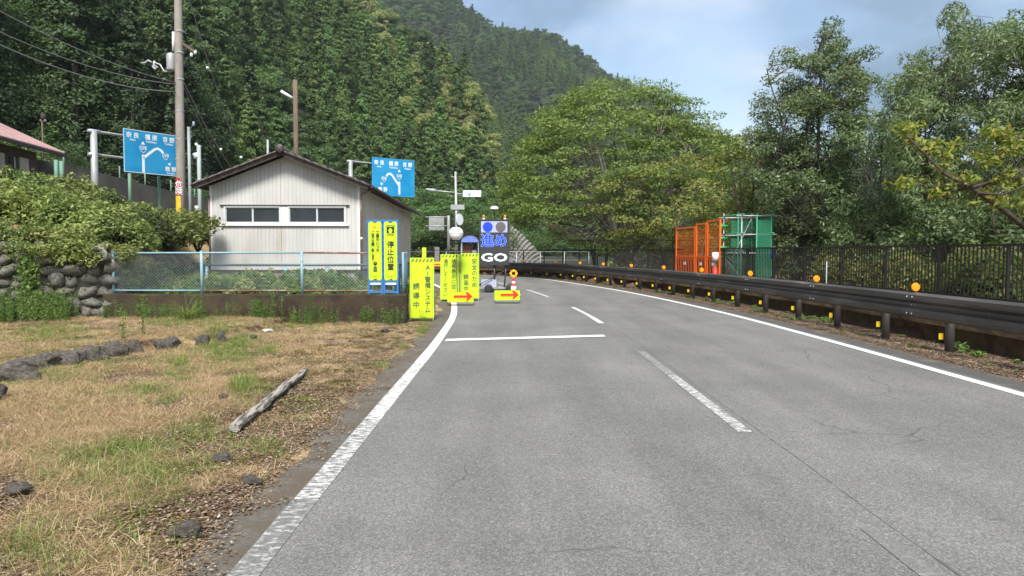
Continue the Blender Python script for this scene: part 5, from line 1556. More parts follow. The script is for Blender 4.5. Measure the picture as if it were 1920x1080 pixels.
for i in range(1, len(ln)-1):
    for t in (0, .33, .66):
        a = Vector((*ln[i], tz_[i])).lerp(Vector((*ln[i+1], tz_[i+1])), t) + Vector((-.1, .08, 0)) - P0
        MB().tube([a - Vector((0, 0, .3)), a + Vector((0, 0, .55))], .035, 6).build('post', M_GRNPOST, mf)
    a = Vector((*ln[i], tz_[i])) + Vector((-.1, .08, 0)) - P0; b = Vector((*ln[i+1], tz_[i+1])) + Vector((-.1, .08, 0)) - P0
    for z_ in (.02, .13, .24, .35, .46): MB().bar(a + Vector((0, 0, z_)), b + Vector((0, 0, z_)), .02).build('rail', M_FENCEB, mf)
# green and grey posts by the house and under the sign
for k, (px, py0, py1, Y, lb) in enumerate([(244, 325, 372, 27.2, 'short green post under the left end of the faded blue sign'), (299, 330, 385, 27.6, 'short green post under the right end of the faded blue sign'), (106, 300, 330, 27, 'stubby green post by the corner of the pink-roofed house'), (116, 302, 332, 27, 'second stubby green post beside the pink-roofed house')]):
    a = P(px, py1, Y); b = P(px, py0, Y); o = MB().tube([(0, 0, -.6), (0, 0, b.z-a.z)], .06 if k < 2 else .075, 8).build('post', M_GRNPOST, None, a); tag(o, lb, 'post')

# ------------------------------------------------------------------ orange barriers
def net_mat():
    m = bpy.data.materials.new('green_net'); m.use_nodes = True; t = m.node_tree; b = t.nodes['Principled BSDF']
    b.inputs['Base Color'].default_value = (.02, .21, .11, 1); b.inputs['Roughness'].default_value = .8
    tr = t.nodes.new('ShaderNodeBsdfTransparent'); ms = t.nodes.new('ShaderNodeMixShader'); ms.inputs[0].default_value = .55
    t.links.new(tr.outputs[0], ms.inputs[1]); t.links.new(b.outputs[0], ms.inputs[2]); t.links.new(ms.outputs[0], t.nodes['Material Output'].inputs[0]); return m
M_NET = net_mat()
def barrier(sA_, sB_, top, label):
    a = at_s(sA_, ROFF-.02, .40); b = at_s(sB_, ROFF-.02, .40); d = b-a; w_ = d.length
    e = empty('mesh_barrier', a, math.atan2(d.y, d.x), label, 'barrier', 'orange barriers closing the gap in the railing')
    H_ = top-.40; pl = .98
    mb = MB()
    for x in (.035, w_-.035): mb.box(x-.035, x+.035, -.03, .03, 0, H_)
    for z_ in (.03, pl+.03, H_-.03): mb.box(.071, w_-.071, -.025, .025, z_-.03, z_+.03)
    mb.build('frame', M_ORBAR, e)
    mb = MB()
    for i in range(1, int(w_/.10)): mb.box(i*.10-.0025, i*.10+.0025, -.003, .003, pl+.06, H_-.06)
    for i in range(1, int((H_-pl)/.12)): mb.box(.07, w_-.07, -.004, .004, pl+i*.12-.004, pl+i*.12+.004)
    o = mb.build('wire_grid', M_ORBAR, e); o['kind'] = 'stuff'
    n = max(3, round(w_/.32)); x = .08; p = (w_-.16)/n
    MB().box(.071, w_-.071, -.012, .012, .06, pl).build('stripe_panel', M_ORBAR, e)
    for i in range(n):                                      # slanted black bars, mirrored to face the road (+y side is the river)
        xa = .08 + i*p
        for sy in (-.0165, .0165):
            mb = MB(); mb.v = [(xa+p*.55, sy, .12), (xa+p*.95, sy, .12), (xa+p*.45, sy, pl-.08), (xa+p*.05, sy, pl-.08)]; mb.face((0, 1, 2, 3)); mb.build('black_bar', M_INK, e)
    for sy in (-.019, .019): MB().box(w_/2-.13, w_/2+.13, sy-.001, sy+.001, .66, .78).build('white_mark', M_WHITEPL, e)
    return e
gm = gap0 + (gap1-gap0)
sp = s_of_Y(31.3); 
barrier(s_of_Y(31.4), s_of_Y(29.4), 2.62, 'left-hand orange mesh barrier with slanted black bars before the green net scaffold')
barrier(s_of_Y(29.3), s_of_Y(28.3), 2.72, 'narrow middle orange mesh barrier with slanted black bars')
barrier(s_of_Y(28.2), s_of_Y(27.0), 2.80, 'right-hand orange mesh barrier touching the green net scaffold')
# scaffold with net
a = at_s(s_of_Y(27.1), ROFF+.15, 0); sc_e = empty('scaffold', (a.x, a.y, -1.2), ang_s(s_of_Y(26))-R(90), 'pipe scaffold hung with green netting behind the railing', 'scaffold')
ZS_ = 4.1; SX, SY = 1.08, -1.6
pn = [(0, 0), (.55, 0), (1.08, 0), (0, SY), (.55, SY), (1.08, SY)]
for (x, y) in pn: MB().tube([(x, y, 0), (x, y, ZS_ + (.12 if y == 0 else 0))], .025, 8).build('standard_pipe', M_GREENNET if x > .5 else M_GALV, sc_e)
for z_ in (1.9, 2.75, 3.4, 4.05):
    for y in (0, SY): MB().tube([(-.2, y, z_), (SX+.2, y, z_)], .024, 8).build('ledger_pipe', M_GALV, sc_e)
    for x in (0, SX): MB().tube([(x, .2, z_+.05), (x, SY-.2, z_+.05)], .024, 8).build('cross_pipe', M_GREENNET, sc_e)
MB().tube([(0, 0, 1.9), (SX, 0, 4.05)], .024, 8).build('brace_pipe', M_GALV, sc_e)
MB().tube([(0, SY, 1.9), (0, 0, 2.6)], .024, 8).build('brace_pipe', M_GALV, sc_e)
for z_ in (1.95, 2.25, 2.6, 2.95, 3.3, 3.75):
    mb = MB(); mb.tube([(-.16, .03, z_), (.14, .03, z_)], .05, 8); mb.tube([(0, -.12, z_), (0, .1, z_)], .045, 8); mb.build('green_clamp', mat('bright_green_clamp', (.02, .38, .10), .5) if z_ < 2 else bpy.data.materials['bright_green_clamp'], sc_e)
for nm, pts in (('net_sheet', [(.3, .05, 1.5), (SX, .05, 1.5), (SX, .05, 4.0), (.3, .05, 4.0)]), ('net_sheet', [(SX+.03, .05, 1.5), (SX+.03, SY, 1.5), (SX+.03, SY, 4.0), (SX+.03, .05, 4.0)]), ('net_sheet', [(.55, SY-.05, 1.5), (SX, SY-.05, 1.5), (SX, SY-.05, 3.9), (.55, SY-.05, 3.9)])):
    quadface(pts, M_NET, nm, sc_e)
# odds and ends by the railing
cc = at_s(s_of_Y(26.4), ROFF-.45, .42)
c5 = empty('traffic_cone', cc, 0, 'red cone with a white top leaning at the railing before the green net', 'traffic cone')
MB().box(-.17, .17, -.17, .17, 0, .03).build('base', M_BLACK, c5)
MB().lathe([(.14, .031), (.07, .62)], 16).build('cone_band', M_RED, c5)
MB().lathe([(.0705, .62), (.03, .85), (.12, .86), (.12, 1.15), (0, 1.17)], 14).build('white_cover', M_WHITEPL, c5)
thin_pole(1450, 468, 530, 23.2, .03, M_PALEPOLE, 'thin grey stake with blue cap at the railing right of the green net', [(1450, 486, 1450, 466, .085, 'blue_cap', M_BLUEPL)], 'stake')
thin_pole(1549, 490, 545, 19.0, .015, M_PALEPOLE, 'short white stake behind the guardrail', [(1549, 500, 1554, 500, .006, 'hook', M_GALV)], 'stake')

# masonry slope beyond the bend
ms = empty('masonry_slope', (1.2, 74, -2), R(-12), 'grey stone-faced slope curving down beyond the signal board', 'wall')
mb = MB(); prof_ = []
NX, NZ = 26, 16
def slope_top(u): return 2.2 + 5.0*(1-u)**1.25*(1 if u > 0 else 1) if u < .9 else 2.2*(1-(u-.9)*10*.6)+.1
V = []
for i in range(NX+1):
    u = i/NX; x = -4 + u*5.6; zt_ = 7.4 - 4.4*u**1.5
    for j in range(NZ+1):
        v = j/NZ; V.append((x, v*zt_*.35 + .9*u*u, v*zt_))
mb.v = V
for i in range(NX):
    for j in range(NZ): a = i*(NZ+1)+j; mb.face((a, a+NZ+1, a+NZ+2, a+1))
mb.build('core', M_CONC_DARK, ms)
mrock = rock_mesh('stone', 77, 1, mat('pale_masonry_stone', (.15, .148, .135), .9, var=(.25, .24, .22), vscale=2), (1, .6, .9), .3)
r = np.random.default_rng(3)
zz = .3; row = 0
nm_ = 0
for row in range(16):
    for i in range(18):
        u = (i+.5*(row % 2))/18; x = -4+u*5.6; zt_ = 7.4-4.4*u**1.5; v = (row+.5)/16
        if u > 1: continue
        link('stone', mrock, ms, (x, v*zt_*.35+.9*u*u-.02, v*zt_), (-.33, r.uniform(-.3, .3), 0), (.215, .10, zt_/16*.68)); nm_ += 1
print('masonry', nm_)
finish_texts()
# ------------------------------------------------------------------ leaves
M_ZELK = leaf_mat('zelkova_leaves', [(.06, .105, .022), (.145, .195, .036), (.235, .28, .065)], .35, objvar=0)
M_OAK = leaf_mat('evergreen_oak_leaves', [(.045, .082, .028), (.092, .142, .048), (.17, .225, .095)], .25, rough=.4, objvar=.12)
M_WILLOWY = leaf_mat('grey_green_leaves', [(.065, .110, .038), (.125, .185, .070), (.22, .29, .135)], .3, rough=.45, objvar=.1)
M_CHERRY = leaf_mat('cherry_leaves', [(.06, .11, .018), (.14, .20, .03), (.25, .29, .05), (.34, .28, .05)], .4, objvar=.1)
M_CHERRY2 = leaf_mat('turning_leaves', [(.06, .10, .02), (.12, .17, .035), (.18, .22, .05), (.26, .22, .07)], .35, objvar=.15)
M_SHRUB = leaf_mat('shrub_leaves', [(.075, .105, .025), (.18, .23, .06), (.33, .37, .13)], .35, objvar=.22)
M_SHRUBD = leaf_mat('dark_shrub_leaves', [(.025, .042, .015), (.055, .085, .025), (.10, .13, .045)], .3, objvar=.2)
M_WEED = leaf_mat('weed_leaves', [(.05, .095, .022), (.10, .17, .035), (.17, .25, .06)], .3, objvar=.25)
M_DRY = leaf_mat('dry_grass_blades', [(.15, .08, .038), (.32, .215, .11), (.47, .36, .20), (.60, .49, .31)], .15, rough=.8, objvar=.3)
M_GRASS = leaf_mat('green_grass_blades', [(.08, .12, .025), (.15, .21, .045), (.27, .31, .09)], .3, objvar=.25)
M_LEAFLIT = leaf_mat('fallen_leaves', [(.05, .028, .018), (.12, .07, .042), (.22, .15, .095), (.42, .35, .26)], .05, rough=.8, objvar=.2)
M_MOSS = leaf_mat('moss', [(.06, .05, .012), (.13, .10, .02), (.20, .15, .03)], .1, rough=.9, objvar=.3)

def limb(mb, a, b, r0, r1, r, sag=.0, n=5, wob=.1):
    a, b = Vector(a), Vector(b); L_ = (b-a).length; pts, rs = [], []
    for i in range(n+1):
        t = i/n; p = a.lerp(b, t)
        p.z += sag*L_*4*t*(1-t)
        if 0 < i < n: p += Vector(r.normal(size=3))*wob*L_*.12
        pts.append(p); rs.append(r0*(1-t)+r1*t)
    mb.tube(pts, rs, 6, False)
    return pts
def tree(name, base, stems, pads, leaf, m, mbark, label, cat='tree', group=None, seed=1, padr=(.9, .9, .5), nl=70, twig=.02, every=1):
    """stems: list of (points, r0, r1); pads: list of (centre, size, stem index)"""
    r = np.random.default_rng(seed)
    e = empty(name, base, 0, label, cat, group)
    mb = MB(); stem_pts = []
    for (pts, r0, r1) in stems:
        n = len(pts); rs = [r0+(r1-r0)*i/(n-1) for i in range(n)]
        mb.tube(pts, rs, 9, False); stem_pts.append([Vector(p) for p in pts])
    Cs = []; Ns = []
    for j, (c, sz, si) in enumerate(pads):
        c = Vector(c)
        if j % every == 0:
            sp = stem_pts[si if si is not None else 0]
            best = min(sp, key=lambda p: (p-c).length + max(0, (p.z-c.z))*1.2 + (0 if p.z < c.z else .5))
            limb(mb, best, c, twig*(1+ (best-c).length*.35), twig*.35, r, .04, 5, .8)
        n_ = max(4, int(nl*sz*sz))
        q_ = ball(n_, (padr[0]*sz, padr[1]*sz, padr[2]*sz), r, .15)
        Cs.append(np.array(c)[None, :] + q_)
        ax = np.array([c.x, c.y, 0.0]); ax /= np.linalg.norm(ax)+1e-6
        Ns.append(q_/(max(padr)*sz)*.8 + ax[None, :]*.45 + np.array([[0, 0, .75]]))
    c = np.concatenate(Cs)
    V, Fq = leaf_quads(c, leaf[0], leaf[1], flat=leaf[2], droop=leaf[3], r=r, nrm=np.concatenate(Ns), jit=.55)
    link('crown', np_mesh('crown', V, Fq, [m]), e)
    mb.build('trunk', mbark, e)
    return e, len(Fq)
tot = 0
# ---- the big zelkova beyond the railing
r = np.random.default_rng(71)
bz = Vector((6.9, 46.5, -2.2)); 
pads = []
def dome_r(a):                                            # how far the crown reaches in each direction (a=0 is right)
    return 7.7*(1 + .04*math.sin(3*a+1) + .04*math.sin(5*a) + .03*math.sin(9*a+2))
for k in range(620):
    a = r.uniform(0, 2*math.pi); el = math.asin(r.uniform(-.12, 1)); q = r.uniform(.55, 1)**.5
    q = max(q, r.uniform(.6, 1))
    R_ = dome_r(a)
    x = R_*math.cos(el)**.8*math.cos(a)*q; y = R_*.85*math.cos(el)**.8*math.sin(a)*q
    z = 7.1 + 7.0*math.sin(el)*q - .035*(x*x+y*y)*.6
    z += .5*noise.noise(Vector((x*.35, y*.35, 1))) + .15
    if z < 6.2 and math.hypot(x, y) < 4.2: continue
    if noise.noise(Vector((x*.45, y*.45, z*.55))) < -.42: continue
    pads.append(((x, y, z), r.uniform(.65, 1.15), None))
for k in range(70):                                       # low skirts
    a = r.uniform(0, 2*math.pi); rr = r.uniform(3.5, 7.2)
    if math.cos(a) < -.35: continue
    pads.append(((rr*math.cos(a), rr*.85*math.sin(a), r.uniform(3.0, 5.6)), r.uniform(.6, 1.0), None))
stems = [([(0, 0, -.5), (.05, 0, 1.5), (.0, 0, 3.4)], .42, .34)]
for k in range(11):
    a = k*2*math.pi/11 + r.uniform(-.2, .2); t = r.uniform(.45, .95)
    x, y = math.cos(a)*5.2*t, math.sin(a)*4.6*t
    stems.append(([(0, 0, 2.6), (x*.26, y*.26, 4.6), (x*.6, y*.6, 7.2), (x*.95, y*.95, 9.6), (x*1.15, y*1.15, 11.4-t*1.5)], .20, .05))
pads = [(c, s_, 1 + min(range(11), key=lambda j: (Vector(stems[1+j][0][3])-Vector(c)).length)) for (c, s_, _) in pads]
e, n_ = tree('zelkova_tree', bz, stems, pads, (.19, .085, .45, .15), M_ZELK, M_BARK_GREY, 'very wide domed zelkova tree spreading over the road bend beyond the railing', seed=5, padr=(1.2, 1.2, .27), nl=150, twig=.022, every=3); tot += n_

# ---- turning cherry in front of it, right half
def blob_tree(name, base, rx, ry, z0, z1, n, leaf, m, mb_, label, seed, padr, nl, stems=None, group=None, every=2, hollow=.35, twig=.014, zpow=1.0, cat='tree', lo_cut=None):
    r = np.random.default_rng(seed); pads = []
    for k in range(n):
        d = r.normal(size=3); d /= np.linalg.norm(d); q = r.uniform(hollow, 1)**.6
        x, y = d[0]*rx*q, d[1]*ry*q; z = (z0+z1)/2 + d[2]*(z1-z0)/2*q
        k_ = 1 - .35*max(0, (z-z0)/(z1-z0)-.6)
        pads.append(((x*k_, y*k_, z), r.uniform(.7, 1.2), None))
    if stems is None:
        stems = []
        ns = 4
        for k in range(ns):
            a = k*2*math.pi/ns+seed; t = r.uniform(.25, .6)
            stems.append(([(0, 0, -.4), (math.cos(a)*rx*.1, math.sin(a)*ry*.1, z0*.6), (math.cos(a)*rx*t*.6, math.sin(a)*ry*t*.6, (z0+z1)/2), (math.cos(a)*rx*t, math.sin(a)*ry*t, z0+(z1-z0)*.9)], .075, .02))
    pads = [(c, s_, min(range(len(stems)), key=lambda j: (Vector(stems[j][0][-2])-Vector(c)).length)) for (c, s_, _) in pads]
    return tree(name, base, stems, pads, leaf, m, mb_, label, cat, group, seed, padr, nl, twig, every)
def gz(x, y): return Hg(x, y)
def B(px, Y, z=None):
    v = P(px, 472, Y); return Vector((v.x, Y, gz(v.x, Y)-.1 if z is None else z))
def zz_at(py, Y): return CAMZ + (472-py)/F*Y
def place(name, px, Y, wpx, ytop, ybot, n, leaf, m, mbark, label, seed, padr, nl, ryc=3.2, **k):
    b = B(px, Y); rx = wpx/2/F*Y
    return blob_tree(name, b, rx, min(rx, ryc), zz_at(ybot, Y)-b.z, zz_at(ytop, Y)-b.z, n, leaf, m, mbark, label, seed, padr, nl, **k)[1]
tot += place('cherry_tree', 1265, 40, 330, 290, 478, 95, (.17, .085, .4, .2), M_CHERRY2, M_BARK, 'yellowing cherry tree with low spreading branches behind the orange barriers', 61, (.75, .75, .22), 120)
tot += place('cherry_tree', 1125, 56, 220, 385, 470, 50, (.22, .11, .4, .2), M_ZELK, M_BARK, 'low leafy tree between the signal board and the big domed tree', 62, (.95, .95, .35), 90)
tot += place('cherry_tree', 1400, 31, 190, 250, 480, 75, (.16, .08, .4, .2), M_CHERRY2, M_BARK, 'yellow-green tree directly behind the green net scaffold', 63, (.7, .7, .26), 120)
# ---- slender evergreen with pale trunks
b = B(1535, 27.5)
st = [([(0, 0, -.4), (.05, 0, 2.4), (-.05, .1, 4.8), (-.1, 0, 7.6), (.0, 0, 10.2)], .10, .03), ([(-.5, .5, -.4), (-.55, .4, 2.6), (-.9, .3, 5.2), (-1.5, .2, 7.6), (-1.9, .1, 8.6)], .075, .02), ([(.25, .3, -.4), (.35, .3, 2.8), (.75, .2, 5.6), (1.2, 0, 8.8)], .07, .02)]
r = np.random.default_rng(81); pads = []
def px_pad(px, py, Y, sz, b):
    v = P(px, py, Y); return ((v.x-b.x, v.y-b.y, v.z-b.z), sz, None)
outline = [(1555, 78, 52), (1520, 120, 60), (1590, 120, 55), (1490, 165, 45), (1545, 165, 85), (1615, 165, 40), (1440, 205, 40), (1500, 215, 70), (1570, 215, 70), (1625, 150, 25), (1420, 245, 30), (1460, 265, 60), (1540, 270, 80), (1600, 270, 50), (1455, 320, 60), (1525, 325, 70), (1590, 330, 60), (1440, 375, 50), (1500, 385, 60), (1575, 390, 60), (1460, 430, 60), (1540, 440, 60), (1480, 300, 80), (1550, 350, 80), (1500, 350, 80), (1590, 220, 50), (1530, 200, 70), (1450, 290, 50), (1560, 130, 70)]
for (cx, cy, w_) in outline:
    for k in range(max(5, int(w_/4.6))):
        pads.append(px_pad(cx + r.normal()*w_*.42, cy + r.normal()*19, b.y + r.normal()*1.0, r.uniform(.6, 1.0), b))
pads = [(c, s_, min(range(3), key=lambda j: (Vector(st[j][0][-2])-Vector(c)).length)) for (c, s_, _) in pads]
e, n_ = tree('evergreen_tree', b, st, pads, (.125, .048, .25, .2), M_OAK, M_BARK_GREY, 'tall slender evergreen with pale trunks and sky showing through its crown', seed=82, padr=(.50, .50, .32), nl=200, twig=.013); tot += n_
# ---- large grey-green tree at the right
b = B(1850, 21.5)
st = [([(0, 0, -.4), (.1, 0, 2.5), (.0, .2, 5.2), (.1, 0, 8.6)], .13, .03), ([(-.3, 0, -.4), (-.8, .1, 3), (-1.6, .2, 5.6), (-1.9, 0, 7.4)], .08, .02), ([(.4, 0, -.4), (.9, .1, 3), (1.5, .2, 6), (2.0, 0, 8.2)], .08, .02)]
pads = []
outline = [(1795, 42, 16), (1797, 70, 14), (1880, 62, 50), (1860, 110, 70), (1790, 130, 50), (1940, 90, 60), (1730, 150, 45), (1690, 165, 30), (1700, 215, 60), (1780, 210, 90), (1880, 200, 90), (1960, 190, 70), (1675, 265, 45), (1740, 280, 80), (1830, 290, 90), (1920, 290, 80), (1990, 260, 60), (1700, 350, 60), (1790, 370, 90), (1890, 380, 90), (1980, 380, 80), (1720, 430, 60), (1820, 440, 90), (1920, 450, 90), (2040, 300, 80), (2040, 150, 60)]
for (cx, cy, w_) in outline:
    for k in range(max(5, int(w_/2.9))):
        pads.append(px_pad(cx + r.normal()*w_*.42, cy + r.normal()*24, b.y + r.normal()*1.1, r.uniform(.6, 1.05), b))
pads = [(c, s_, min(range(3), key=lambda j: (Vector(st[j][0][-2])-Vector(c)).length)) for (c, s_, _) in pads]
e, n_ = tree('broadleaf_tree', b, st, pads, (.145, .036, .0, .75), M_WILLOWY, M_BARK_GREY, 'large grey-green tree with long drooping leaves filling the right edge', seed=83, padr=(.42, .42, .38), nl=230, twig=.011); tot += n_
# ---- filling trees between them
tot += place('broadleaf_tree', 1640, 25.5, 210, 215, 500, 90, (.17, .055, .1, .5), M_WILLOWY, M_BARK_GREY, 'grey-green bushy tree between the slender evergreen and the large right-hand tree', 84, (.5, .5, .4), 130)
tot += place('broadleaf_tree', 1475, 35, 240, 240, 500, 110, (.2, .08, .2, .2), M_OAK, M_BARK_GREY, 'dark evergreen tree low behind the slender pale-trunked tree', 85, (.7, .7, .5), 100)
# ---- understorey behind the railing: individual shrubs
SHG = 'bushes growing behind the dark railing'
for k, (px, Y, w_, yt, yb, m_, lb) in enumerate([(1500, 27.5, 190, 425, 520, M_OAK, 'dark green bush behind the railing by the short white stake'), (1640, 22.5, 210, 400, 540, M_OAK, 'dark green bush behind the railing left of the near orange disc'),
        (1760, 19.3, 230, 390, 560, M_OAK, 'dark glossy bush behind the railing under the long yellow branch'), (1900, 16.8, 230, 380, 590, M_SHRUBD, 'bush behind the railing at the right edge'),
        (1590, 22, 120, 470, 560, M_CHERRY2, 'pale leafy bush low between the pickets by the white stake'), (1700, 18.8, 110, 480, 580, M_CHERRY2, 'pale leafy bush low between the pickets under the nearest disc'), (1840, 15.8, 130, 470, 590, M_CHERRY2, 'light green leafy bush close behind the pickets at right')]):
    tot += place('bush', px, Y, w_, yt, yb, 70, (.13, .05, .1, .3), m_, M_BARK, lb, 90+k, (.38, .38, .34), 120, every=4, twig=.008, group=SHG, cat='bush', ryc=1.2)
# trees out to the right of the frame so that the place goes on
for k, (x, y) in enumerate([(19, 18), (24, 27), (22, 38), (17, 12.5)]):
    tot += blob_tree('broadleaf_tree', Vector((x, y, Hg(x, y))), 3.4, 3, 1.5, 9.5, 60, (.26, .1, .1, .3), M_WILLOWY, M_BARK_GREY, ['leafy tree on the river bank past the right edge', 'second leafy tree on the river bank past the right edge', 'far leafy tree on the river bank past the right edge', 'near leafy tree on the river bank past the right edge'][k], 110+k, (.8, .8, .6), 90, every=4)[1]
# ---- the long yellow-green cherry branch from the right
b = Vector((13.6, 13.6, Hg(13.6, 13.6)))
def rel(px, py, Y): v = P(px, py, Y)-b; return tuple(v)
st = [([(0, 0, -.4), (.0, -.1, 1.5), (-.3, -.2, 2.6)], .14, .11),
      ([(-.3, -.2, 2.6), rel(1985, 455, 13.3), rel(1920, 425, 13.1), rel(1870, 385, 12.9), rel(1820, 352, 12.8), rel(1770, 325, 12.8), rel(1730, 285, 12.8), rel(1690, 245, 12.9)], .065, .014),
      ([rel(1820, 352, 12.8), rel(1860, 340, 12.9), rel(1905, 325, 13.0), rel(1960, 300, 13.0)], .03, .015),
      ([rel(1835, 362, 12.8), rel(1880, 365, 12.5), rel(1930, 345, 12.3)], .025, .01),
      ([(-.3, -.2, 2.6), rel(2020, 330, 13.4), rel(1960, 250, 13.5), rel(1880, 262, 13.3), rel(1850, 250, 13.3)], .07, .01)]
pads = []; r = np.random.default_rng(9)
for (cx, cy, w_, hh, n) in [(1705, 250, 22, 10, 9), (1740, 285, 26, 16, 12), (1775, 300, 24, 20, 10), (1800, 340, 34, 22, 14), (1700, 350, 26, 10, 7), (1865, 255, 26, 14, 12), (1905, 275, 32, 22, 16), (1860, 305, 32, 18, 14), (1900, 345, 36, 22, 18), (1840, 375, 26, 12, 9), (1890, 390, 26, 12, 9), (1960, 300, 50, 50, 26), (1935, 400, 26, 16, 7), (1760, 365, 22, 8, 6)]:
    for k in range(n): pads.append(px_pad(cx + r.normal()*w_*.55, cy - 8 + r.normal()*hh*.55, 13.15 + r.normal()*.3, r.uniform(.6, 1.0), b))
pads = [(c, s_, min(range(1, 5), key=lambda j: min((Vector(q_)-Vector(c)).length for q_ in st[j][0]))) for (c, s_, _) in pads]
e, n_ = tree('cherry_tree', b, st, pads, (.105, .048, .1, .75), M_CHERRY, M_BARK, 'cherry tree reaching a long dark branch of yellow-green leaves in from the right', seed=19, padr=(.20, .20, .12), nl=34, twig=.006); tot += n_
# ---- trees and scrub along the far bank and at the bend
r = np.random.default_rng(45)
FG = 'leafy trees along the far side of the bend'
for k, (px, Y, w_, h_) in enumerate([(760, 66, 9, 7), (800, 72, 9, 8), (840, 68, 8, 6.5), (885, 74, 9, 8), (925, 78, 8, 8.5), (960, 84, 9, 9), (1010, 82, 9, 8), (1060, 78, 9, 7), (1120, 80, 10, 8), (1180, 74, 10, 7), (1250, 70, 10, 8), (1330, 66, 10, 7), (1420, 60, 9, 8), (1500, 58, 9, 7), (1600, 52, 9, 8), (1700, 50, 9, 8), (1820, 48, 9, 8), (700, 62, 8, 7), (640, 58, 8, 7), (580, 55, 8, 7), (520, 52, 7, 6), (440, 50, 7, 6), (380, 48, 7, 6)]):
    v = P(px, 472, Y); cm, tm, nm = BIG[3 + k % 2]
    zb2 = -1.5 if px > 900 else (0 if px > 620 else 1.0)
    e = empty('broadleaf_tree', (v.x, Y, zb2), k*1.3, None, 'tree', FG)
    side = 'right of the signal board' if px > 955 else ('between the slim pole and the signal board' if px > 850 else ('behind the shelter and barrier' if px > 740 else 'close behind the building'))
    e['label'] = 'dense green broadleaf tree at the forest foot ' + side
    s_ = h_/12; e.scale = (s_*1.25, s_*1.25, s_); link('crown', cm, e); link('trunk', tm, e)

# ------------------------------------------------------------------ shrubs on the bank
def shrub_mesh(name, m, n, rad, leafL, leafW, seed, flat=.2, droop=.1, clumps=26):
    r = np.random.default_rng(seed); Cs = []; Ns = []
    for i in range(clumps):
        d = r.normal(size=3); d[2] = abs(d[2]); d /= np.linalg.norm(d)
        c0 = d*np.array(rad)*r.uniform(.55, .95); s_ = r.uniform(.22, .36)
        q_ = ball(n//clumps, (rad[0]*s_, rad[1]*s_, rad[2]*s_), r, .1)
        Cs.append(c0[None, :] + q_); Ns.append(q_/s_*.6 + d[None, :]*.6 + np.array([[0, 0, .5]]))
    V, Fq = leaf_quads(np.concatenate(Cs), leafL, leafW, flat=flat, droop=droop, r=r, nrm=np.concatenate(Ns), jit=.6)
    return np_mesh(name, V, Fq, [m])
SH = [shrub_mesh('foliage', M_SHRUB, 4200, (1.0, .9, .85), .095, .045, 400, .2, .15), shrub_mesh('foliage', M_SHRUB, 4200, (1.0, 1.0, .75), .085, .042, 401, .3, .2),
      shrub_mesh('foliage', M_SHRUBD, 4200, (1.0, .9, .8), .085, .042, 402), shrub_mesh('foliage', M_SHRUB, 3400, (.9, .9, 1.0), .11, .058, 403, .3, .3)]
stem_m = MB()
for k in range(7):
    a = k*.9; stem_m.tube([(0, 0, -.3), (math.cos(a)*.25, math.sin(a)*.25, .35), (math.cos(a)*.6, math.sin(a)*.6, .75)], [.02, .012, .006], 5, False)
stem_mesh = stem_m.mesh('stems', M_BARK)
r = np.random.default_rng(51)
def shrub(x, y, z, s_, kd, label, group, sz=None):
    e = empty('shrub', (x, y, z), r.uniform(0, 6.2), label, 'shrub', group); e.scale = (s_, s_, s_*(sz or 1))
    link('foliage', SH[kd], e); link('stems', stem_mesh, e)
BG = 'shrubs covering the bank above the boulder wall'
cnt = 0
for Y, zoff in ((17.25, -.30), (18.3, .0), (19.5, .2), (21.0, .25), (22.8, .1)):
    X = -9.55 - (Y-17.2)*.02
    while X > -19:
        x = X + r.uniform(-.25, .25); y = Y + r.uniform(-.3, .3)
        if Y < 18: y = wall_y(x) + r.uniform(.15, .5)
        elif Y < 19 and x < -12: y = wall_y(x) + r.uniform(1.0, 1.5)
        s_ = r.uniform(.85, 1.15)*(.9 if Y < 18 else 1.22)*(1.2 if x < -12 and Y > 19 else 1)
        px = 960+F*x/y
        zone = 'near the left edge of the picture' if px < 90 else ('below the pink-roofed house and the sign post' if px < 240 else 'below the faded blue sign and the utility pole')
        if px > -160:
            kd = int(r.choice([0, 1, 3, 0, 1, 2])) if Y < 21 else int(r.choice([0, 1, 2]))
            rown = {17.25: 'lowest', 18.3: 'second', 19.5: 'middle', 21.0: 'fourth', 22.8: 'uppermost'}[Y]
            shrub(x, y, bank(x, y)+zoff, s_, kd, 'leafy yellow-green shrub, %s row, %s' % (rown, zone), BG, .85); cnt += 1
        X -= r.uniform(.8, 1.05)
print('bank shrubs', cnt)
# inside the fence
for k, (x, y, s_, kd, lb) in enumerate([(-8.9, 18.4, .62, 2, 'green shrub behind the left bay of the chain-link fence'), (-8.3, 19.3, .7, 0, 'leafy shrub behind the chain-link fence beside the building corner'), (-9.5, 19.4, .8, 0, 'tall shrub at the foot of the bank behind the fence'),
        (-9.2, 20.8, .8, 2, 'dark shrub left of the building wall'), (-9.7, 17.9, .75, 1, 'leafy shrub on the bank foot beside the end of the boulder wall'), (-10.2, 18.9, .95, 3, 'broad-leaved shrub on the bank above the left fence bay'), (-9.9, 20.2, 1.0, 0, 'yellow-green shrub on the bank foot behind the fence'), (-9.9, 21.9, 1.1, 1, 'spreading shrub between the bank and the building corner'), (-9.4, 23.6, 1.1, 2, 'dark shrub behind the building corner')]): shrub(x, y, .45, s_, kd, lb, 'shrubs behind the chain-link fence')
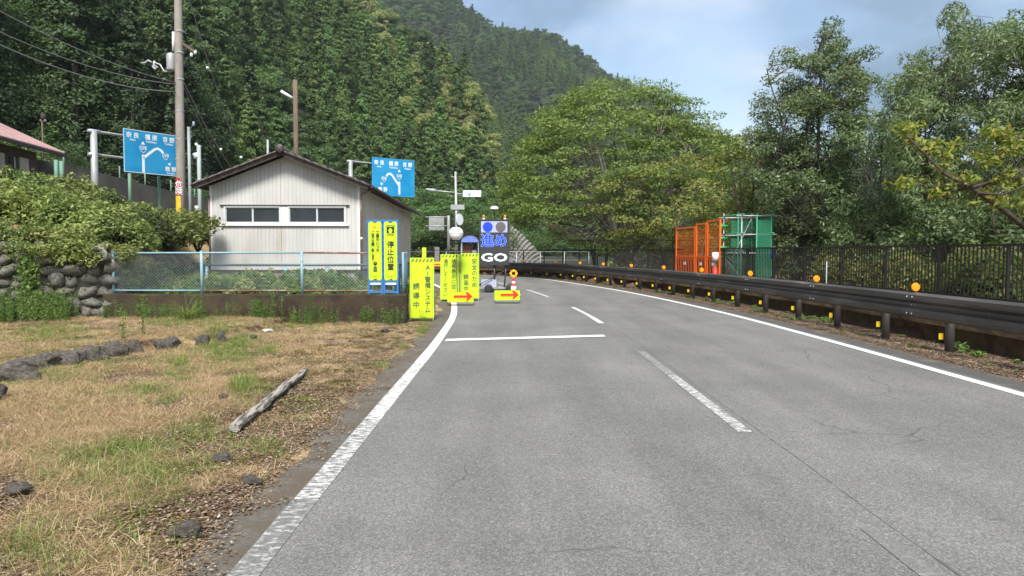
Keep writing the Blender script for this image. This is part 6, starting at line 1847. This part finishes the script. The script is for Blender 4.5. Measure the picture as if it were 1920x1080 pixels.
# ------------------------------------------------------------------ weeds and grasses
def blades(name, m, n, L0, L1, wid, spread, seed, lay=.3, curve=.5, segs=3, rad_pow=1.0):
    """a tuft of bent blades; lay = how far they lean over"""
    r = np.random.default_rng(seed); V = []; Fq = []
    for i in range(n):
        a = r.uniform(0, 2*math.pi); L_ = r.uniform(L0, L1); rr = spread*r.uniform(0, 1)**.5; b = r.uniform(0, 2*math.pi)
        p = np.array([rr*math.cos(b), rr*math.sin(b), 0.0]); el = max(.05, math.pi/2*(1-lay) + r.normal()*.25); w_ = wid*r.uniform(.6, 1.3)
        sd = np.array([-math.sin(a), math.cos(a), 0])
        base = len(V)
        for k in range(segs+1):
            ww = w_*(1-.85*k/segs)
            V.append(p - sd*ww/2); V.append(p + sd*ww/2)
            d = np.array([math.cos(a)*math.cos(el), math.sin(a)*math.cos(el), math.sin(el)])
            p = p + d*L_/segs; el -= curve*r.uniform(.5, 1.4)/segs*2
            if p[2] < .004: p[2] = .004
        for k in range(segs): Fq.append((base+2*k, base+2*k+1, base+2*k+3, base+2*k+2))
    return np_mesh(name, np.array(V), np.array(Fq), [m])
DRYV = [blades('dry%d' % k, M_DRY, 46, .07, .22, .0036, .13, 500+k, lay=.88, curve=.45) for k in range(4)] + [blades('dry%d' % (4+k), M_DRY, 26, .07, .17, .0036, .08, 510+k, lay=.55, curve=.6) for k in range(2)]
GRV = [blades('green%d' % k, M_GRASS, 26, .05, .15, .0045, .07, 520+k, lay=.42, curve=.7) for k in range(3)]
TALLV = [blades('tall%d' % k, M_GRASS, 30, .2, .42, .008, .09, 530+k, lay=.18, curve=.45, segs=4) for k in range(2)]
LITV = []
for k in range(3):
    r2 = np.random.default_rng(540+k); n_ = 26
    c = np.stack([r2.uniform(-.14, .14, n_), r2.uniform(-.14, .14, n_), r2.uniform(.004, .03, n_)], axis=1)
    V, Fq = leaf_quads(c, .034, .017, flat=.9, r=r2); LITV.append(np_mesh('litter%d' % k, V, Fq, [M_LEAFLIT]))
MOSV = []
for k in range(2):
    r2 = np.random.default_rng(550+k); c = ball(120, (.10, .09, .022), r2); c[:, 2] = np.abs(c[:, 2])
    V, Fq = leaf_quads(c, .016, .012, flat=.4, r=r2); MOSV.append(np_mesh('moss%d' % k, V, Fq, [M_MOSS]))
r = np.random.default_rng(600)
EL = [(190, 885, 100, 34, .5), (240, 850, 50, 24, .6), (420, 650, 45, 28, 1.2), (455, 730, 26, 22, 1.1), (330, 690, 30, 18, .8), (40, 1040, 50, 35, .5), (505, 655, 14, 8, .8), (745, 700, 24, 22, 1), (690, 765, 22, 12, 1), (800, 640, 14, 40, 1.2),
      (820, 600, 14, 24, 1.2), (640, 818, 18, 9, .9), (485, 998, 14, 10, 1), (500, 850, 30, 14, .4), (370, 815, 60, 24, .5), (90, 700, 80, 24, .5), (355, 610, 60, 12, .9), (80, 640, 60, 12, .8), (285, 740, 60, 20, .5), (270, 900, 50, 30, .6), (230, 1010, 20, 8, .5), (770, 660, 22, 12, .9), (560, 610, 70, 10, .4)]
def greenness(x, y):
    px = 960+F*x/y; py = 472+F*CAMZ/y
    g = 0
    for (cx, cy, a, b_, s_) in EL:
        d = ((px-cx)/a)**2 + ((py-cy)/b_)**2
        if d < 4: g = max(g, s_*math.exp(-d*.8))
    return g + .16*fbm(x, y, .8, 3)
dp, dr, ds, di = [], [], [], []; gp_, gr_, gs_, gi_ = [], [], [], []; lp_, lr_, ls_, li_ = [], [], [], []; mp2_, mr_, ms_, mi_ = [], [], [], []; tp_, tr_, ts_, ti_ = [], [], [], []
N_ = 62000
for k in range(N_):
    y = 2.1 + 14.8*r.uniform(0, 1)**1.15; x = r.uniform(-.80*y-1.2, -1.3)
    if k > 34000 and y > 9: continue
    v, s_, d = road_uv(x, y); e_ = -W_ROAD - v                   # metres left of the left line
    if e_ < .38: 
        if e_ > .15 and r.uniform() < .02: lp_.append((x, y, .0)); lr_.append((0, 0, r.uniform(0, 6))); ls_.append(.7); li_.append(int(r.integers(0, 3)))
        continue
    z = Hg(x, y)
    bare = 1-sstep(.7, 2.2, e_ + 1.0*fbm(x, y, .9, 4))
    g = greenness(x, y); u = r.uniform()
    rot = (r.uniform(-.12, .12), r.uniform(-.12, .12), r.uniform(0, 6.283))
    if y > 16.8 or (y > wall_y(x)-.1 and x < -9.2): continue
    if u < min(.9, max(0, g)*.85) and (r.uniform() > bare*.4):
        gp_.append((x, y, z)); gr_.append(rot); gs_.append(r.uniform(.6, 1.25)); gi_.append(int(r.integers(0, 3)))
        if g > .6 and r.uniform() < .03: tp_.append((x, y, z)); tr_.append(rot); ts_.append(r.uniform(.5, .9)); ti_.append(int(r.integers(0, 2)))
    elif r.uniform() > bare*.88 and fbm(x, y, 1.3, 4) > -.22 + .1*r.uniform():
        dp.append((x, y, z)); dr.append(rot); ds.append(r.uniform(.6, 1.2)); di.append(int(r.integers(0, 6)) if r.uniform() < .8 else int(r.integers(0, 4)))
    elif r.uniform() < .40:
        lp_.append((x, y, z)); lr_.append(rot); ls_.append(r.uniform(.5, 1.1)); li_.append(int(r.integers(0, 3)))
    if bare > .2 and e_ > .6 and r.uniform() < .7*max(0, fbm(x+9, y, 1.1, 3)+.3)*(1.3 if y < 6.5 else .5):
        mp2_.append((x, y, z)); mr_.append((0, 0, r.uniform(0, 6))); ms_.append(r.uniform(.6, 1.3)); mi_.append(int(r.integers(0, 2)))
print('tufts', len(dp), len(gp_), len(lp_), len(mp2_))
scatter('dry_grass', dp, dr, ds, di, DRYV, 'flattened straw-coloured dry grass covering the field')
scatter('green_grass', gp_, gr_, gs_, gi_, GRV, 'patches of fresh green grass growing through the dry field')
scatter('tall_grass', tp_, tr_, ts_, ti_, TALLV, 'taller green grass standing in the green patches')
scatter('fallen_leaves', lp_, lr_, ls_, li_, LITV, 'brown fallen leaves and bits lying along the road edge')
scatter('moss', mp2_, mr_, ms_, mi_, MOSV, 'ochre moss cushions on the bare soil beside the road')
# leaf litter and little plants under the guardrail
pp, rr_, sc_, ii = [], [], [], []
for k in range(16000):
    s_ = s_of_Y(4) + 46*r.uniform(0, 1)**1.3; o_ = r.uniform(.55, 2.12)
    if o_ < .75 and r.uniform() < .5: continue
    p = at_s(s_, o_); z = Hg(p.x, p.y)
    pp.append((p.x, p.y, z)); rr_.append((0, 0, r.uniform(0, 6.28))); sc_.append(r.uniform(.5, 1.1)); ii.append(int(r.integers(0, 3)))
scatter('leaf_litter', pp, rr_, sc_, ii, LITV, 'reddish brown leaf litter under the guardrail')
SMALL = []
for k in range(3):
    r2 = np.random.default_rng(560+k); c = ball(46, (.13, .13, .10), r2); c[:, 2] = np.abs(c[:, 2])+.02
    V, Fq = leaf_quads(c, .075, .04, flat=.6, r=r2); SMALL.append(np_mesh('small_plant%d' % k, V, Fq, [M_WEED]))
pp, rr_, sc_, ii = [], [], [], []
for k in range(260):
    s_ = s_of_Y(5) + 42*r.uniform(0, 1)**1.2; o_ = r.uniform(1.0, 2.0)
    if noise.noise(Vector((s_*.8, 0, 9))) < -.02: continue
    p = at_s(s_, o_); z = Hg(p.x, p.y)
    pp.append((p.x, p.y, z)); rr_.append((0, 0, r.uniform(0, 6.28))); sc_.append(r.uniform(.4, 1.0)); ii.append(int(r.integers(0, 3)))
scatter('verge_plants', pp, rr_, sc_, ii, SMALL, 'small green plants growing along the verge under the guardrail')
for k, (px, py, s_, lb) in enumerate([(1800, 655, 1.2, 'leafy green seedling right of the second nearest guardrail post'), (1834, 662, .8, 'smaller green seedling beside the leafy one'), (1683, 618, .9, 'green seedling midway under the guardrail'), (1762, 636, .8, 'seedling hugging the guardrail post'), (1290, 555, .9, 'green tuft by a far guardrail post')]):
    g = G(px, py); tag(link('seedling', SMALL[k % 3], None, (g.x, g.y, Hg(g.x, g.y)), (0, 0, k), (s_*1.3,)*3), lb, 'plant')
# tall weeds at the foot of the boulder wall
WEEDV = []
for k in range(3):
    r2 = np.random.default_rng(570+k); Cs = []
    for q_ in range(7):
        x, y = r2.uniform(-.12, .12, 2); h_ = r2.uniform(.35, .7); n_ = 34
        t = r2.uniform(.1, 1, n_)[:, None]
        Cs.append(np.array([[x, y, 0]]) + np.array([[r2.uniform(-.1, .1), r2.uniform(-.1, .1), 1]])*t*h_ + r2.normal(size=(n_, 3))*.028*(1.2-t*.6))
    V, Fq = leaf_quads(np.concatenate(Cs), .055, .016, flat=0, droop=-.2, r=r2); WEEDV.append(np_mesh('weed%d' % k, V, Fq, [M_WEED]))
pp, rr_, sc_, ii = [], [], [], []
for k in range(420):
    x = r.uniform(-15.5, -9.2); yb = wall_y(x); y = yb - .25 - abs(r.normal())*.55
    if x > -9.6: y = min(y, 16.5)
    d_ = fbm(x, y, .9, 2)
    if d_ < -.15: continue
    pp.append((x, y, Hg(x, y)-.02)); rr_.append((0, 0, r.uniform(0, 6.28))); sc_.append(r.uniform(.6, 1.1)); ii.append(int(r.integers(0, 3)))
for k in range(150):
    x = r.uniform(-9.2, -2.5); y = FY - .12 - abs(r.normal())*.22
    if noise.noise(Vector((x*1.2, 3, 0))) < .0 and r.uniform() < .8: continue
    pp.append((x, y, Hg(x, y)-.02)); rr_.append((0, 0, r.uniform(0, 6.28))); sc_.append(r.uniform(.3, .75)); ii.append(int(r.integers(0, 3)))
for k in range(60):
    y = r.uniform(17.2, 26); v0 = at_s(s_of_Y(y), -W_ROAD-.75); x = v0.x + r.uniform(-.5, .15)
    pp.append((x, y, Hg(x, y)-.02)); rr_.append((0, 0, r.uniform(0, 6.28))); sc_.append(r.uniform(.25, .5)); ii.append(int(r.integers(0, 3)))
scatter('tall_weeds', pp, rr_, sc_, ii, WEEDV, 'tall fine green weeds along the foot of the walls')
# weeds in the fenced strip
pp, rr_, sc_, ii = [], [], [], []
WV2 = [shrub_mesh('wv%d' % k, M_WEED if k else M_SHRUB, 500, (.3, .3, .5), .10, .03, 580+k, .1, .3, 12) for k in range(3)]
for k in range(150):
    x = r.uniform(-8.8, -3.0); y = r.uniform(17.3, 21.4)
    if y > 19.5 and -6.3 > x > -7.6 and r.uniform() < .4: continue
    dens = noise.noise(Vector((x*.8, 1, 0)))
    if x > -4.6 and r.uniform() < .5: continue
    pp.append((x, y, .45)); rr_.append((0, 0, r.uniform(0, 6.28))); sc_.append(r.uniform(.8, 1.4)*(1.25 if -7.8 < x < -4.6 else .8)); ii.append(int(r.integers(0, 3)))
scatter('fenced_weeds', pp, rr_, sc_, ii, WV2, 'rank green weeds behind the chain-link fence')
pg = blades('leaves', M_GRASS, 150, .45, .95, .014, .10, 590, lay=.38, curve=.55, segs=6)
g = G(367, 606); o = link('grass_clump', pg, None, (g.x, 16.1, Hg(g.x, 16.1)), (0, 0, 0), (1, 1, .85)); tag(o, 'large fountain-like clump of arching grass in front of the low wall', 'grass clump')
for k, (px, py, h_, lb) in enumerate([(484, 604, .42, 'short seeding weed stalk before the low wall'), (512, 606, .62, 'tall seeding weed stalk before the low wall, left of a pair'), (528, 606, .68, 'tallest seeding weed stalk before the low wall, right of a pair'), (268, 640, .75, 'pale tall weed standing at the terrace edge left of the grass clump'), (231, 645, .5, 'thin weed at the terrace edge further left')]):
    g = G(px, py); r2 = np.random.default_rng(620+k); n_ = 150; t = r2.uniform(.0, 1, n_)[:, None]
    c = np.array([[0, 0, 1]])*t*h_ + r2.normal(size=(n_, 3))*np.array([.03, .03, .01])*(.5+t)
    V, Fq = leaf_quads(c, .05, .018, flat=0, droop=-.4, r=r2)
    e = empty('weed_stalk', (g.x, g.y, Hg(g.x, g.y)), 0, lb, 'weed', 'seeding weed stalks in the field'); link('leaves', np_mesh('leaves', V, Fq, [M_WEED]), e); MB().tube([(0, 0, 0), (.01, 0, h_*.9)], .005, 5).build('stem', M_WEED, e)
# ivy curtain on the boulder wall
for k, (px, py, w_, h_, lb) in enumerate([(42, 520, .35, 1.0, 'dark creeper hanging down the boulder wall at far left'), (120, 468, .8, .35, 'bright green creeper spilling over the boulder wall top')]):
    Y = 16.1 if k == 0 else 16.5; v = P(px, py, Y); v.y = wall_y(v.x)-.28
    r2 = np.random.default_rng(640+k); c = r2.normal(size=(700, 3))*np.array([w_*.4, .10, h_*.42])
    V, Fq = leaf_quads(c, .085, .055, flat=0, droop=.4, r=r2)
    tag(link('creeper', np_mesh('creeper', V, Fq, [M_SHRUB if k else M_WEED]), None, v), lb, 'creeper')
print('leaves total', tot)

# ------------------------------------------------------------------ the valley air
hm = bpy.data.materials.new('haze'); hm.use_nodes = True; t = hm.node_tree; t.nodes.clear()
ho = t.nodes.new('ShaderNodeOutputMaterial'); pv = t.nodes.new('ShaderNodeVolumePrincipled')
pv.inputs['Color'].default_value = (.80, .90, 1.0, 1); pv.inputs['Density'].default_value = .00022; pv.inputs['Anisotropy'].default_value = .2
t.links.new(pv.outputs[0], ho.inputs['Volume'])
tag(MB().box(-900, 1700, -120, 950, -320, 420).build('haze', hm), kind='stuff')
